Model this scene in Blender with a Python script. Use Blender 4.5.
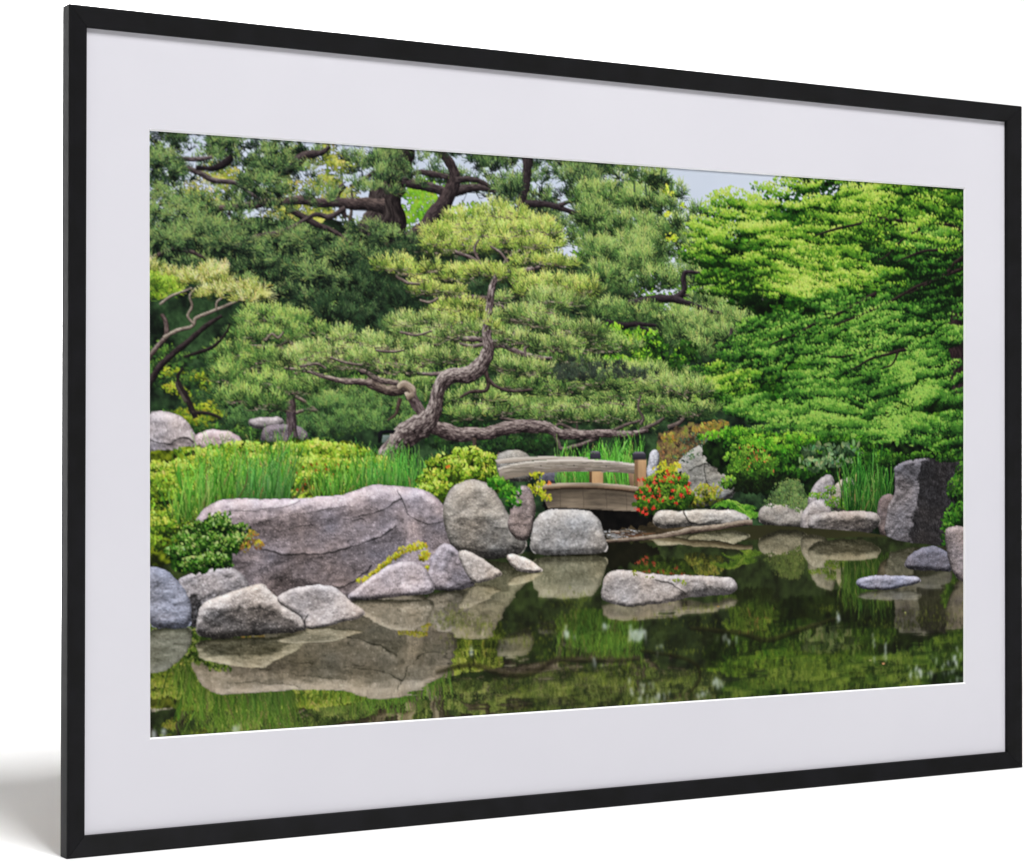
import bpy, bmesh, math
import numpy as np
from mathutils import Matrix, Vector

for o in list(bpy.data.objects): bpy.data.objects.remove(o)
SC = bpy.context.scene
COL = SC.collection

# =====================================================================
# CAMERA  (frame: 60 x 40 cm, standing upright on the floor, facing -Y)
# =====================================================================
FW, FH, FOC = 60.0, 40.0, 2226.3
_r = np.array([-0.008909, 0.535153, -0.003496]); _t = np.array([5.0742, -0.1545, -119.3189])
def _rot(r):
    th = np.linalg.norm(r); k = r/th; K = np.array([[0, -k[2], k[1]], [k[2], 0, -k[0]], [-k[1], k[0], 0]])
    return np.eye(3)+math.sin(th)*K+(1-math.cos(th))*K@K
RM = _rot(_r)
def local_to_world(p):                 # frame-local cm (x right, y up, z towards the viewer) -> metres
    p = np.asarray(p, float); return np.stack([p[..., 0], -p[..., 2], p[..., 1]+FH/2], -1)/100.0
cam = bpy.data.cameras.new('camera'); cam_o = bpy.data.objects.new('camera', cam); COL.objects.link(cam_o)
cam.sensor_width = 36.0; cam.lens = 36.0*FOC/1024.0; cam.clip_start = .05; cam.clip_end = 60
_M = np.array([[1, 0, 0], [0, 0, -1], [0, 1, 0]], float)
_A = _M@RM.T; _p = local_to_world(-RM.T@_t)
cam_o.matrix_world = Matrix([[*_A[0], _p[0]], [*_A[1], _p[1]], [*_A[2], _p[2]], [0, 0, 0, 1]])
SC.camera = cam_o

# =====================================================================
# LIGHT: white studio surround, one big soft key from the upper right front
# =====================================================================
wd = bpy.data.worlds.new('World'); SC.world = wd; wd.use_nodes = True
bg = wd.node_tree.nodes['Background']; bg.inputs[0].default_value = (1, 1, 1, 1); bg.inputs[1].default_value = .16
def area(name, loc, target, size, power, color=(1, 1, 1)):
    l = bpy.data.lights.new(name, 'AREA'); l.shape = 'SQUARE'; l.size = size; l.energy = power; l.color = color
    o = bpy.data.objects.new(name, l); COL.objects.link(o); o.location = loc
    o.rotation_euler = (Vector(target)-Vector(loc)).to_track_quat('-Z', 'Y').to_euler(); return o
area('key_softbox', (-.05, -3.3, 4.4), (-.05, .3, 0), 1.75, 385)
bk = area('backdrop_fill', (.5, 1.75, 4.2), (.7, 2.88, 1.0), 1.5, 215); bk.data.spread = math.radians(64)  # added lamp out of view, lifts the backdrop to white
SC.view_settings.view_transform = 'Standard'; SC.view_settings.look = 'None'
SC.view_settings.exposure = 0.0; SC.view_settings.gamma = 1.0; SC.view_settings.use_curve_mapping = False

# =====================================================================
# MATERIALS
# =====================================================================
def material(name, base, rough=.5, spec=.3):
    m = bpy.data.materials.new(name); m.use_nodes = True; b = m.node_tree.nodes['Principled BSDF']
    b.inputs['Base Color'].default_value = (*base, 1); b.inputs['Roughness'].default_value = rough; b.inputs['Specular IOR Level'].default_value = spec
    return m, m.node_tree.nodes, m.node_tree.links, b
def noise(N, L, scale, detail=4, vec='Object', stretch=None):
    tc = N.new('ShaderNodeTexCoord'); n = N.new('ShaderNodeTexNoise'); n.inputs['Scale'].default_value = scale; n.inputs['Detail'].default_value = detail
    if stretch:
        mp = N.new('ShaderNodeMapping'); mp.inputs['Scale'].default_value = stretch; L.new(tc.outputs[vec], mp.inputs[0]); L.new(mp.outputs[0], n.inputs[0])
    else: L.new(tc.outputs[vec], n.inputs[0])
    return n
def ramp(N, L, src, a, b, lo=.35, hi=.65):
    r = N.new('ShaderNodeValToRGB'); r.color_ramp.elements[0].position = lo; r.color_ramp.elements[1].position = hi
    r.color_ramp.elements[0].color = (*a, 1); r.color_ramp.elements[1].color = (*b, 1); L.new(src, r.inputs[0]); return r
def bump(N, L, src, b, dist, strength=.3):
    u = N.new('ShaderNodeBump'); u.inputs['Strength'].default_value = strength; u.inputs['Distance'].default_value = dist
    L.new(src, u.inputs['Height']); L.new(u.outputs[0], b.inputs['Normal'])
# black painted wood, a little grain under the lacquer
MF, N_, L_, B_ = material('black_lacquered_wood', (.006, .006, .007), .5, .10)
n1 = noise(N_, L_, 60, 5, stretch=(1, 1, 1)); r1 = ramp(N_, L_, n1.outputs[0], (.0045, .0045, .0046), (.0065, .0064, .0075)); L_.new(r1.outputs[0], B_.inputs['Base Color'])
n2 = noise(N_, L_, 420, 3); bump(N_, L_, n2.outputs[0], B_, .0002, .12)
# mat board: faintly lilac white with paper tooth
MM, N_, L_, B_ = material('mat_board', (.5, .485, .535), .8, .12)
n1 = noise(N_, L_, 9, 3); r1 = ramp(N_, L_, n1.outputs[0], (.502, .493, .530), (.516, .507, .542)); L_.new(r1.outputs[0], B_.inputs['Base Color'])
n2 = noise(N_, L_, 1500, 2); bump(N_, L_, n2.outputs[0], B_, .0001, .10)
MC, N_, L_, B_ = material('mat_core', (.80, .79, .81), .9, .1)
MK, N_, L_, B_ = material('backing_card', (.25, .18, .11), .9, .1)
n1 = noise(N_, L_, 120, 4); r1 = ramp(N_, L_, n1.outputs[0], (.20, .14, .085), (.30, .22, .14)); L_.new(r1.outputs[0], B_.inputs['Base Color'])
MW, N_, L_, B_ = material('white_studio_floor', (.90, .90, .90), .75, .1)
n1 = noise(N_, L_, 3, 3); r1 = ramp(N_, L_, n1.outputs[0], (.89, .89, .89), (.91, .91, .91)); L_.new(r1.outputs[0], B_.inputs['Base Color'])
MP, N_, L_, B_ = material('photo_paper', (.80, .80, .80), .6, .1)
# printing ink: each printed piece carries its own ink colours on its surface
MI, N_, L_, B_ = material('printed_ink', (.5, .5, .5), .6, .04)
at = N_.new('ShaderNodeAttribute'); at.attribute_name = 'ink'; L_.new(at.outputs['Color'], B_.inputs['Base Color'])

def mesh(name, verts, faces, mats, parent=None, smooth=False, slots=None):
    me = bpy.data.meshes.new(name); me.from_pydata([tuple(v) for v in verts], [], faces); me.update()
    for m in mats: me.materials.append(m)
    if slots:
        for p, s in zip(me.polygons, slots): p.material_index = s
    if smooth: me.polygons.foreach_set('use_smooth', [True]*len(me.polygons))
    bm = bmesh.new(); bm.from_mesh(me); bmesh.ops.recalc_face_normals(bm, faces=bm.faces); bm.to_mesh(me); bm.free()
    o = bpy.data.objects.new(name, me); COL.objects.link(o)
    if parent: o.parent = parent
    return o

# =====================================================================
# SETTING: one seamless white sweep, floor running up into the backdrop
# =====================================================================
prof = [(-4.0, 0.0)]+[(1.9+1.0*math.sin(a), 1.0-1.0*math.cos(a)) for a in np.linspace(0, math.pi/2, 25)]+[(2.9, 1.9)]
vs, fs = [], []
for x in (-6.0, 6.0): vs += [(x, y, z) for y, z in prof]
n = len(prof)
for i in range(n-1): fs.append((i, i+1, n+i+1, n+i))
fl = mesh('floor', vs, fs, [MW], smooth=True); fl['kind'] = 'structure'; fl['label'] = 'seamless white studio floor sweeping up into a white backdrop'; fl['category'] = 'floor'

# =====================================================================
# THE FRAMED PICTURE
# =====================================================================
root = bpy.data.objects.new('framed_picture', None); COL.objects.link(root); root.location = (0, 0, 0); root.empty_display_size = .1
root['label'] = 'framed Japanese garden photograph with wide white mat in a thin black frame'; root['category'] = 'framed picture'

DEPTH, RW, RIN = .92, .97, .30       # rail depth, face width, slope of the face towards the mat (cm)
RAIL = [(0, -DEPTH), (0, -.10), (.02, -.03), (.08, 0), (RW-.05, -RIN+.02), (RW, -RIN-.03), (RW, -.50), (.55, -.50), (.55, -DEPTH)]
def rail(a, b, inward):
    """one mitred length from corner a to corner b (local cm)"""
    a = np.array(a, float); b = np.array(b, float); d = (b-a)/np.linalg.norm(b-a); nrm = np.array(inward, float); vs, fs = [], []
    for s, c in ((1, a), (-1, b)):
        for w, z in RAIL:
            q = c+nrm*w+d*w*s*1.0; g = .010*s; q = q+d*g; vs.append(local_to_world((q[0], q[1], z)))
    n = len(RAIL)
    for i in range(n): fs.append((i, (i+1) % n, n+(i+1) % n, n+i))
    fs += [tuple(range(n)), tuple(range(2*n-1, n-1, -1))]
    return vs, fs
hw, hh = FW/2, FH/2
for a, b, inn in (((-hw, hh), (hw, hh), (0, -1)), ((hw, hh), (hw, -hh), (-1, 0)), ((hw, -hh), (-hw, -hh), (0, 1)), ((-hw, -hh), (-hw, hh), (1, 0))):
    v, f = rail(a, b, inn); mesh('frame_rail', v, f, [MF], root)

# where the mat opening sits: seen corners carried onto the plane of the print
ZM, ZP = -.53, -.66                    # face of the mat, face of the print
def on_plane(px, py, z):
    d = np.stack([(np.asarray(px, float)-512)/FOC, -(np.asarray(py, float)-431)/FOC, np.full(np.shape(px), -1.0)], -1)@RM; c = -RM.T@_t; return (c+d*((z-c[2])/d[..., 2])[..., None])[..., :2]
_q = np.array([on_plane(x, y, ZP) for x, y in ((149.4, 130.8), (963.4, 189.0), (963.2, 682.4), (150.2, 737.6))])   # hand-cut, a hair out of square
QTL, QTR, QBR, QBL = _q
OX0, OX1, OY0, OY1 = _q[:, 0].min(), _q[:, 0].max(), _q[:, 1].min(), _q[:, 1].max()
CUT = .07                              # the opening is cut at a slant and shows its white core
mx, my = hw-.60, hh-.60
def ring(o, i, zo, zi):
    vs = [(*p, zo) for p in o]+[(*p, zi) for p in i]; return [local_to_world(v) for v in vs], [(k, (k+1) % 4, 4+(k+1) % 4, 4+k) for k in range(4)]
R0 = [(-mx, -my), (mx, -my), (mx, my), (-mx, my)]
R2 = [tuple(QBL), tuple(QBR), tuple(QTR), tuple(QTL)]; R1 = [(x+sx*CUT, y+sy*CUT) for (x, y), (sx, sy) in zip(R2, ((-1, -1), (1, -1), (1, 1), (-1, 1)))]
v1, f1 = ring(R0, R1, ZM, ZM); v2, f2 = ring(R1, R2, ZM, ZP+.01)
mesh('mat', v1+v2, f1+[tuple(k+8 for k in f) for f in f2], [MM, MC], root, slots=[0]*4+[1]*4)
def slab(name, x0, x1, y0, y1, z0, z1, m, parent):
    vs = [local_to_world((x, y, z)) for z in (z0, z1) for x, y in ((x0, y0), (x1, y0), (x1, y1), (x0, y1))]
    return mesh(name, vs, [(0, 1, 2, 3), (4, 5, 6, 7), (0, 1, 5, 4), (1, 2, 6, 5), (2, 3, 7, 6), (3, 0, 4, 7)], [m], parent)
slab('backing_board', -mx, mx, -my, my, -.88, -.74, MK, root)
paper = slab('print', OX0-.5, OX1+.5, OY0-.5, OY1+.5, -.72, ZP-.03, MP, root)

# =====================================================================
# THE PRINT: a garden picture composed by code (rocks, pines, pond ...)
# Every pictured thing is laid out on its own ink layer; the layers are
# then printed on ONE flat sheet, each layer as its own flat mesh piece.
# =====================================================================
import numpy as np
W, H = 2240, 1274                     # working resolution of the print (2x the mesh grid)
rng = np.random.default_rng(7)

# the reference outline the layout was measured in -> sheet coordinates
_Q = [(149.6, 130.8), (963.6, 189.0), (963.4, 682.6), (150.2, 737.4)]
def _homog(src, dst):
    A = []
    for (x, y), (u, v) in zip(src, dst):
        A.append([x, y, 1, 0, 0, 0, -u*x, -u*y, -u]); A.append([0, 0, 0, x, y, 1, -v*x, -v*y, -v])
    return np.linalg.svd(np.array(A, float))[2][-1].reshape(3, 3)
_HM = _homog(_Q, [(0, 0), (W, 0), (W, H), (0, H)])
def P(pts):
    p = np.atleast_2d(np.array(pts, float))
    q = np.c_[p[:, :2], np.ones(len(p))] @ _HM.T
    return q[:, :2] / q[:, 2:]
def P1(x, y):
    return P([(x, y)])[0]
def S(x, y):                           # local scale (sheet units per layout unit)
    a, b, c = P([(x, y), (x+1, y), (x, y+1)])
    return b[0]-a[0], c[1]-a[1]

# ---------------------------------------------------------------- noise
def _hash(ix, iy, seed):
    h = (ix.astype(np.int64)*374761393 + iy.astype(np.int64)*668265263 + seed*1442695041) & 0xffffffff
    h = ((h ^ (h >> 13))*1274126177) & 0xffffffff
    return ((h ^ (h >> 16)) & 0xffffff)/float(0xffffff)
def vnoise(x, y, seed=0):
    xi = np.floor(x); yi = np.floor(y); fx = x-xi; fy = y-yi
    fx = fx*fx*(3-2*fx); fy = fy*fy*(3-2*fy)
    a = _hash(xi, yi, seed); b = _hash(xi+1, yi, seed); c = _hash(xi, yi+1, seed); d = _hash(xi+1, yi+1, seed)
    return (a*(1-fx)+b*fx)*(1-fy)+(c*(1-fx)+d*fx)*fy
def fbm(x, y, seed=0, octv=4, gain=.5):
    s = 0; a = 1; t = 0
    for k in range(octv):
        s = s+a*vnoise(x*2**k+17*k, y*2**k-9*k, seed+k*31); t += a; a *= gain
    return s/t
def boxblur(a, r, axis):
    r = int(r)
    if r < 1: return a
    pad = [(0, 0)]*a.ndim; pad[axis] = (r+1, r)
    c = np.cumsum(np.pad(a, pad, mode='edge'), axis=axis, dtype=np.float64)
    n = a.shape[axis]
    hi = np.take(c, np.arange(2*r+1, 2*r+1+n), axis=axis); lo = np.take(c, np.arange(0, n), axis=axis)
    return ((hi-lo)/(2*r+1)).astype(np.float32)
def blur(a, r, k=2):
    for _ in range(k):
        a = boxblur(boxblur(a, r, 0), r, 1)
    return a

# ---------------------------------------------------------------- layers
LAYERS = []
class Layer:
    def __init__(s, name, label, wl=None, refl=True, sq=1.0):
        s.name, s.label, s.refl, s.sq = name, label, refl, sq
        s.wl = wl                      # level (sheet rows) it is mirrored about in the pond
        s.rgb = np.zeros((H, W, 3), np.float32); s.a = np.zeros((H, W), np.float32)
        LAYERS.append(s)
    def done(s):                       # crop to what was drawn, to save memory
        ys = np.flatnonzero(s.a.any(1)); xs = np.flatnonzero(s.a.any(0))
        if len(ys) == 0: s.box = (0, 1, 0, 1)
        else: s.box = (ys[0], ys[-1]+1, xs[0], xs[-1]+1)
        y0, y1, x0, x1 = s.box
        s.rgb = s.rgb[y0:y1, x0:x1].astype(np.float16); s.a = s.a[y0:y1, x0:x1].astype(np.float16)
        return s

def pal(t, cols):
    cols = np.array(cols, np.float32)/255.
    t = np.clip(t, 0, 1)*(len(cols)-1); i = np.minimum(t.astype(int), len(cols)-2); f = (t-i)[..., None]
    return cols[i]*(1-f)+cols[i+1]*f

# polygon fill -> boolean mask over its bounding box
def smooth_poly(pts, it=2):
    p = np.array(pts, float)
    for _ in range(it):
        q = np.roll(p, -1, 0); p = np.stack([p*.75+q*.25, p*.25+q*.75], 1).reshape(-1, 2)
    return p
def poly_mask(p):
    x0, y0 = np.floor(p.min(0)).astype(int)-2; x1, y1 = np.ceil(p.max(0)).astype(int)+3
    x0 = max(x0, -400); y0 = max(y0, -400); x1 = min(x1, W+400); y1 = min(y1, H+400)
    yy = np.arange(y0, y1)+.5; m = np.zeros((y1-y0, x1-x0), bool)
    xs = np.arange(x0, x1)+.5
    a = p; b = np.roll(p, -1, 0)
    for j, y in enumerate(yy):
        c = (a[:, 1] <= y) != (b[:, 1] <= y)
        if c.any():
            xc = np.sort(a[c, 0]+(y-a[c, 1])*(b[c, 0]-a[c, 0])/(b[c, 1]-a[c, 1]))
            m[j] = (np.searchsorted(xc, xs) % 2) == 1
    return m, x0, y0
def inside(p, x, y):
    r = np.zeros(len(x), bool); a = p; b = np.roll(p, -1, 0)
    for (ax, ay), (bx, by) in zip(a, b):
        c = (ay <= y) != (by <= y)
        r ^= c & (x < ax+(y-ay)*(bx-ax)/((by-ay) if by != ay else 1e-9))
    return r
def put(L, m, x0, y0, rgb):
    h, w = m.shape
    ya, yb = max(0, y0), min(H, y0+h); xa, xb = max(0, x0), min(W, x0+w)
    if ya >= yb or xa >= xb: return
    mm = m[ya-y0:yb-y0, xa-x0:xb-x0]
    if mm.dtype == bool:
        L.rgb[ya:yb, xa:xb][mm] = rgb[ya-y0:yb-y0, xa-x0:xb-x0][mm]; L.a[ya:yb, xa:xb][mm] = 1
    else:
        k = mm[..., None]; L.rgb[ya:yb, xa:xb] = L.rgb[ya:yb, xa:xb]*(1-k)+rgb[ya-y0:yb-y0, xa-x0:xb-x0]*k
        L.a[ya:yb, xa:xb] = np.maximum(L.a[ya:yb, xa:xb], mm)
def grid(m, x0, y0):
    yy, xx = np.mgrid[y0:y0+m.shape[0], x0:x0+m.shape[1]]
    return xx.astype(np.float32), yy.astype(np.float32)

# ---------------------------------------------------------------- strokes (needles, blades, twigs)
def strokes(L, x0, y0, x1, y1, w, c0, c1, bend=None):
    n = len(x0)
    if n == 0: return
    ln = np.hypot(x1-x0, y1-y0); k = np.ceil(ln).astype(int)+2
    w = np.broadcast_to(np.asarray(w, float), (n,))
    for a in range(0, n, 60000):
        sl = slice(a, min(n, a+60000)); kk = k[sl]
        idx = np.repeat(np.arange(sl.start, sl.stop), kk)
        st = np.cumsum(kk)-kk
        t = (np.arange(kk.sum())-np.repeat(st, kk))/np.repeat(kk-1, kk)
        X = x0[idx]+(x1-x0)[idx]*t; Y = y0[idx]+(y1-y0)[idx]*t
        nx = -(y1-y0)[idx]/np.maximum(ln[idx], 1e-6); ny = (x1-x0)[idx]/np.maximum(ln[idx], 1e-6)
        if bend is not None:
            q = bend[idx]*t*(1-t)*4; X = X+nx*q; Y = Y+ny*q
        col = (c0[idx]*(1-t)[:, None]+c1[idx]*t[:, None]).astype(np.float32)
        ww = w[idx]*(1-.6*t)
        r = int(np.ceil(w[sl].max()/2))
        XX, YY, CC, SQ = [], [], [], []
        for o in range(-r, r+1):
            ok = np.abs(o) <= ww/2+.01
            if o == 0: ok = np.ones(len(t), bool)
            XX.append((X+nx*o)[ok]); YY.append((Y+ny*o)[ok]); CC.append(col[ok]*(1-.06*o)); SQ.append(np.flatnonzero(ok))
        X = np.concatenate(XX); Y = np.concatenate(YY); C = np.concatenate(CC); s = np.argsort(np.concatenate(SQ), kind='stable')
        X = X[s]; Y = Y[s]; C = C[s]
        xi = np.round(X).astype(int); yi = np.round(Y).astype(int)
        ok = (xi >= 0) & (xi < W) & (yi >= 0) & (yi < H)
        L.rgb[yi[ok], xi[ok]] = C[ok]; L.a[yi[ok], xi[ok]] = 1

# ---------------------------------------------------------------- leaf stamps
def _stamp(kind, r, ang):
    n = int(np.ceil(r))+1; yy, xx = np.mgrid[-n:n+1, -n:n+1].astype(float)
    c, s = np.cos(ang), np.sin(ang); u = (xx*c+yy*s)/r; v = (-xx*s+yy*c)/r
    th = np.arctan2(v, u); rr = np.hypot(u, v)
    if kind == 'oval': m = (u*u+(v/.48)**2) <= 1
    elif kind == 'round': m = rr <= .9
    else: m = rr <= .38+.62*np.abs(np.cos(2.5*th))**1.6*(.7+.3*np.cos(th))
    m[n, n] = True
    j, i = np.nonzero(m)
    return i-n, j-n, 1+.16*np.sign(v[m])*.5-.12*rr[m]*.3
_SC = {}
def leaves(L, x, y, r, ang, col, kind):
    n = len(x)
    if n == 0: return
    rq = np.maximum(1, np.round(r*2)).astype(int); aq = np.round(ang/(np.pi/8)).astype(int) % 16
    key = rq*16+aq
    XI, YI, CI, OI = [], [], [], []
    for kk in np.unique(key):
        sel = np.flatnonzero(key == kk); sk = (kind, int(kk))
        if sk not in _SC: _SC[sk] = _stamp(kind, kk//16/2., (kk % 16)*np.pi/8)
        dx, dy, sh = _SC[sk]
        XI.append((np.round(x[sel]).astype(int)[:, None]+dx).ravel()); YI.append((np.round(y[sel]).astype(int)[:, None]+dy).ravel())
        CI.append((col[sel][:, None, :]*sh[None, :, None]).reshape(-1, 3)); OI.append(np.repeat(sel, len(dx)))
    X = np.concatenate(XI); Y = np.concatenate(YI); C = np.concatenate(CI); o = np.argsort(np.concatenate(OI), kind='stable')
    X = X[o]; Y = Y[o]; C = C[o]
    ok = (X >= 0) & (X < W) & (Y >= 0) & (Y < H)
    L.rgb[Y[ok], X[ok]] = C[ok]; L.a[Y[ok], X[ok]] = 1

# ---------------------------------------------------------------- foliage pads
def pads_in(poly, n, rx, ry, tilt=0., jit=.35):
    p = np.array(poly, float); out = []
    lo, hi = p.min(0), p.max(0)
    while len(out) < n:
        x, y = rng.uniform(lo, hi)
        if inside(p, np.array([x]), np.array([y]))[0]:
            k = rng.uniform(.6, 1.3); out.append((x, y, rx*k, ry*k*rng.uniform(.8, 1.25), tilt+rng.normal(0, jit*.4)))
    out.sort(key=lambda q: q[1]+rng.normal(0, 12))
    return out
def foliage(L, pads, cols, kind='needle', dens=1., size=9., width=1.4, holes=(), contrast=1., lift=0., tint=.05, up=1., droop=0., leafr=2., vary=.12, under=.0, flat=None, shadow=0., big=0., twigs=0, hole_p=.62):
    """pads: (cx, cy, rx, ry, tilt[, lift]) in layout units"""
    SX0, SY0, SX1, SY1, C0, C1, WW, BB = [], [], [], [], [], [], [], []
    LX, LY, LR, LA, LC = [], [], [], [], []
    hp = [P(h) for h in holes]; pads0 = list(pads)
    if shadow > 0:
        pp = []
        for q in pads:
            q = tuple(q)+(0.,)*(6-len(q)); pp += [(q[0], q[1]+q[3]*.85, q[2]*.95, q[3]*.55, q[4], q[5]-shadow), q]
        pads = pp
    for q in pads:
        cx, cy, rx, ry = q[:4]; tl = q[4] if len(q) > 4 else 0.; lf = lift+(q[5] if len(q) > 5 else 0.)
        c = P1(cx, cy); sx, sy = S(cx, cy); sc = .5*(sx+sy)
        n = max(6, int(dens*rx*ry*(.16 if kind == 'needle' else .55)))
        th = rng.uniform(0, 2*np.pi, n); rr = np.sqrt(rng.uniform(0, 1, n))
        u = rr*np.cos(th); v = rr*np.sin(th); v = np.where(v > 0, v*.75, v)
        wob = 1+.35*(vnoise(np.cos(th)*1.7+cx, np.sin(th)*1.7+cy, 5)-.5); u = u*wob; v = v*wob
        ct, st = np.cos(tl), np.sin(tl)
        X = c[0]+sx*(rx*u*ct-ry*v*st); Y = c[1]+sy*(rx*u*st+ry*v*ct)
        br = .5-.42*v*contrast+.55*contrast*(fbm(X/22., Y/15., 3, 3)-.5)+rng.normal(0, vary*(1.75 if kind == 'needle' else 1), n)+lf+rng.normal(0, .05)
        br = br+big*(fbm(X/190., Y/120., 8, 2)-.5)
        br = br-under*(rr < .5)*(v > 0)
        keep = np.ones(n, bool)
        for h in hp: keep &= ~(inside(h, X, Y) & (rng.uniform(0, 1, n) < hole_p))
        o = np.argsort(v+rng.normal(0, .25, n)); o = o[keep[o]]
        X, Y, br, u, v = X[o], Y[o], br[o], u[o], v[o]; n = len(X)
        if n == 0: continue
        if kind == 'needle':
            m = 12
            base = np.arctan2(v-.9*up, u*1.2)
            ang = base[:, None]*.6+.4*(-np.pi/2)+rng.normal(0, .25, (n, 1))+rng.normal(0, .62, (n, m))
            ln = size*sc*rng.uniform(.4, 1.1, (n, m))
            x0 = np.repeat(X, m); y0 = np.repeat(Y, m)
            x1 = x0+(np.cos(ang)*ln).ravel(); y1 = y0+(np.sin(ang)*ln).ravel()+droop*size*sc*.4
            b = np.repeat(br, m)+rng.normal(0, .19, n*m)-.10*np.sin(ang).ravel()
            k = pal(b, cols); h = 1+rng.normal(0, tint, (n*m, 3))
            SX0.append(x0); SY0.append(y0); SX1.append(x1); SY1.append(y1)
            C0.append(k*.78*h); C1.append(k*1.06*h); WW.append(np.full(n*m, width)); BB.append(rng.normal(0, .06, n*m)*np.repeat(size*sc, n*m))
        else:
            k = pal(br+rng.normal(0, min(.08, vary*.7), n), cols)*(1+rng.normal(0, tint, (n, 3)))
            LX.append(X); LY.append(Y); LR.append(leafr*sc*rng.uniform(.55, 1.45, n)); LA.append(rng.uniform(0, 2*np.pi, n) if flat is None else rng.normal(tl, flat, n)); LC.append(k)
    TW = []
    if twigs and SX0:
        for q in pads0:
            cx, cy, rx, ry = q[:4]; tx, ty, tz, tw = [], [], [], []
            for k in range(2+int(rx/5)):
                a = rng.uniform(-.9, .9); x = cx+rx*a*.7; y = cy+ry*rng.uniform(.15, .95); d = rng.choice([-1, 1])
                for s in range(4):
                    x2 = x+d*rng.uniform(2.2, 5); y2 = y+rng.normal(-.35, 1.1); tx.append((x, y)); ty.append((x2, y2)); tw.append(1.9-.35*s); tz.append(rng.uniform(0, 1)); x, y = x2, y2
                    if rng.random() < .3: d = -d
            TW.append((P(tx), P(ty), np.array(tw)*1.25, pal(np.array(tz), [(58, 48, 42), (116, 102, 90), (178, 164, 148)])))
    if SX0: strokes(L, *[np.concatenate(z) for z in (SX0, SY0, SX1, SY1, WW, C0, C1, BB)])
    for a, b, w, cc in TW: strokes(L, a[:, 0], a[:, 1], b[:, 0], b[:, 1], w, cc*.9, cc)
    if LX: leaves(L, *[np.concatenate(z) for z in (LX, LY, LR, LA, LC)], kind)

def fill(L, poly, cols, scale=18., seed=1, sm=2, stretch=1., lo=.0, hi=1., rag=26.):
    p = smooth_poly(P(poly), sm); d = np.r_[0, np.cumsum(np.hypot(*np.diff(np.vstack([p, p[:1]]), axis=0).T))]; q = np.vstack([p, p[:1]])
    u = np.arange(0, d[-1], 3.); p = np.c_[np.interp(u, d, q[:, 0]), np.interp(u, d, q[:, 1])]
    p = p+rag*np.c_[fbm(p[:, 0]/9, p[:, 1]/9, seed+51, 3)-.5, fbm(p[:, 0]/9, p[:, 1]/9, seed+57, 3)-.5]
    m, x0, y0 = poly_mask(p); X, Y = grid(m, x0, y0)
    n = fbm(X/scale/stretch, Y/scale, seed, 5, .6); put(L, m, x0, y0, pal(lo+(hi-lo)*np.clip((n-.5)*2.2+.5, 0, 1), cols))

# ---------------------------------------------------------------- branches and trunks
def catmull(p, n=14):
    p = np.array(p, float); q = np.vstack([2*p[0]-p[1], p, 2*p[-1]-p[-2]]); out = []
    for i in range(1, len(q)-2):
        t = np.linspace(0, 1, n, endpoint=False)[:, None]
        a, b, c, d = q[i-1], q[i], q[i+1], q[i+2]
        out.append(.5*((2*b)+(-a+c)*t+(2*a-5*b+4*c-d)*t*t+(-a+3*b-3*c+d)*t**3))
    out.append(q[-2][None]); return np.vstack(out)
def branch(L, pts, dark, light, rough=.35, seed=0, bark=5., wob=.05):
    """pts: (x, y, width) in layout units"""
    pts = np.array(pts, float); xy = P(pts[:, :2])
    w = np.array([.5*sum(S(x, y))*ww for x, y, ww in pts])
    c = catmull(np.c_[xy, w]); d = np.r_[0, np.cumsum(np.hypot(*np.diff(c[:, :2], axis=0).T))]
    n = int(d[-1]*2)+2; s = np.linspace(0, d[-1], n)
    x = np.interp(s, d, c[:, 0]); y = np.interp(s, d, c[:, 1]); ww = np.maximum(np.interp(s, d, c[:, 2]), 1.2)
    tx = np.gradient(x); ty = np.gradient(y); q = np.hypot(tx, ty)+1e-9; nx, ny = -ty/q, tx/q
    x = x+nx*(vnoise(s/40., s*0+seed, 8)-.5)*ww*.35; y = y+ny*(vnoise(s/40., s*0+seed, 8)-.5)*ww*.35
    ww = ww*(1+wob*4*(vnoise(s/14., s*0+seed, 9)-.5))
    K = int(ww.max()*1.6)+3; v = np.linspace(-1, 1, K)
    X = x[:, None]+nx[:, None]*v*ww[:, None]/2; Y = y[:, None]+ny[:, None]*v*ww[:, None]/2
    up = -(ny[:, None]*v)-.35*(nx[:, None]*v)
    lam = .42+.42*up+.10*np.sqrt(np.maximum(0, 1-v*v))
    tex = fbm(s[:, None]/bark/1.6+0*v, v*ww[:, None]/bark*1.4+seed*3, 11+seed, 4, .65)-.5
    t = lam+tex*2.2*rough
    col = pal(t, [np.array(dark)*.45, dark, (np.array(dark, float)+np.array(light))/2, light])
    xi = np.round(X).astype(int).ravel(); yi = np.round(Y).astype(int).ravel(); C = col.reshape(-1, 3)
    ok = (xi >= 0) & (xi < W) & (yi >= 0) & (yi < H)
    L.rgb[yi[ok], xi[ok]] = C[ok]; L.a[yi[ok], xi[ok]] = 1

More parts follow.
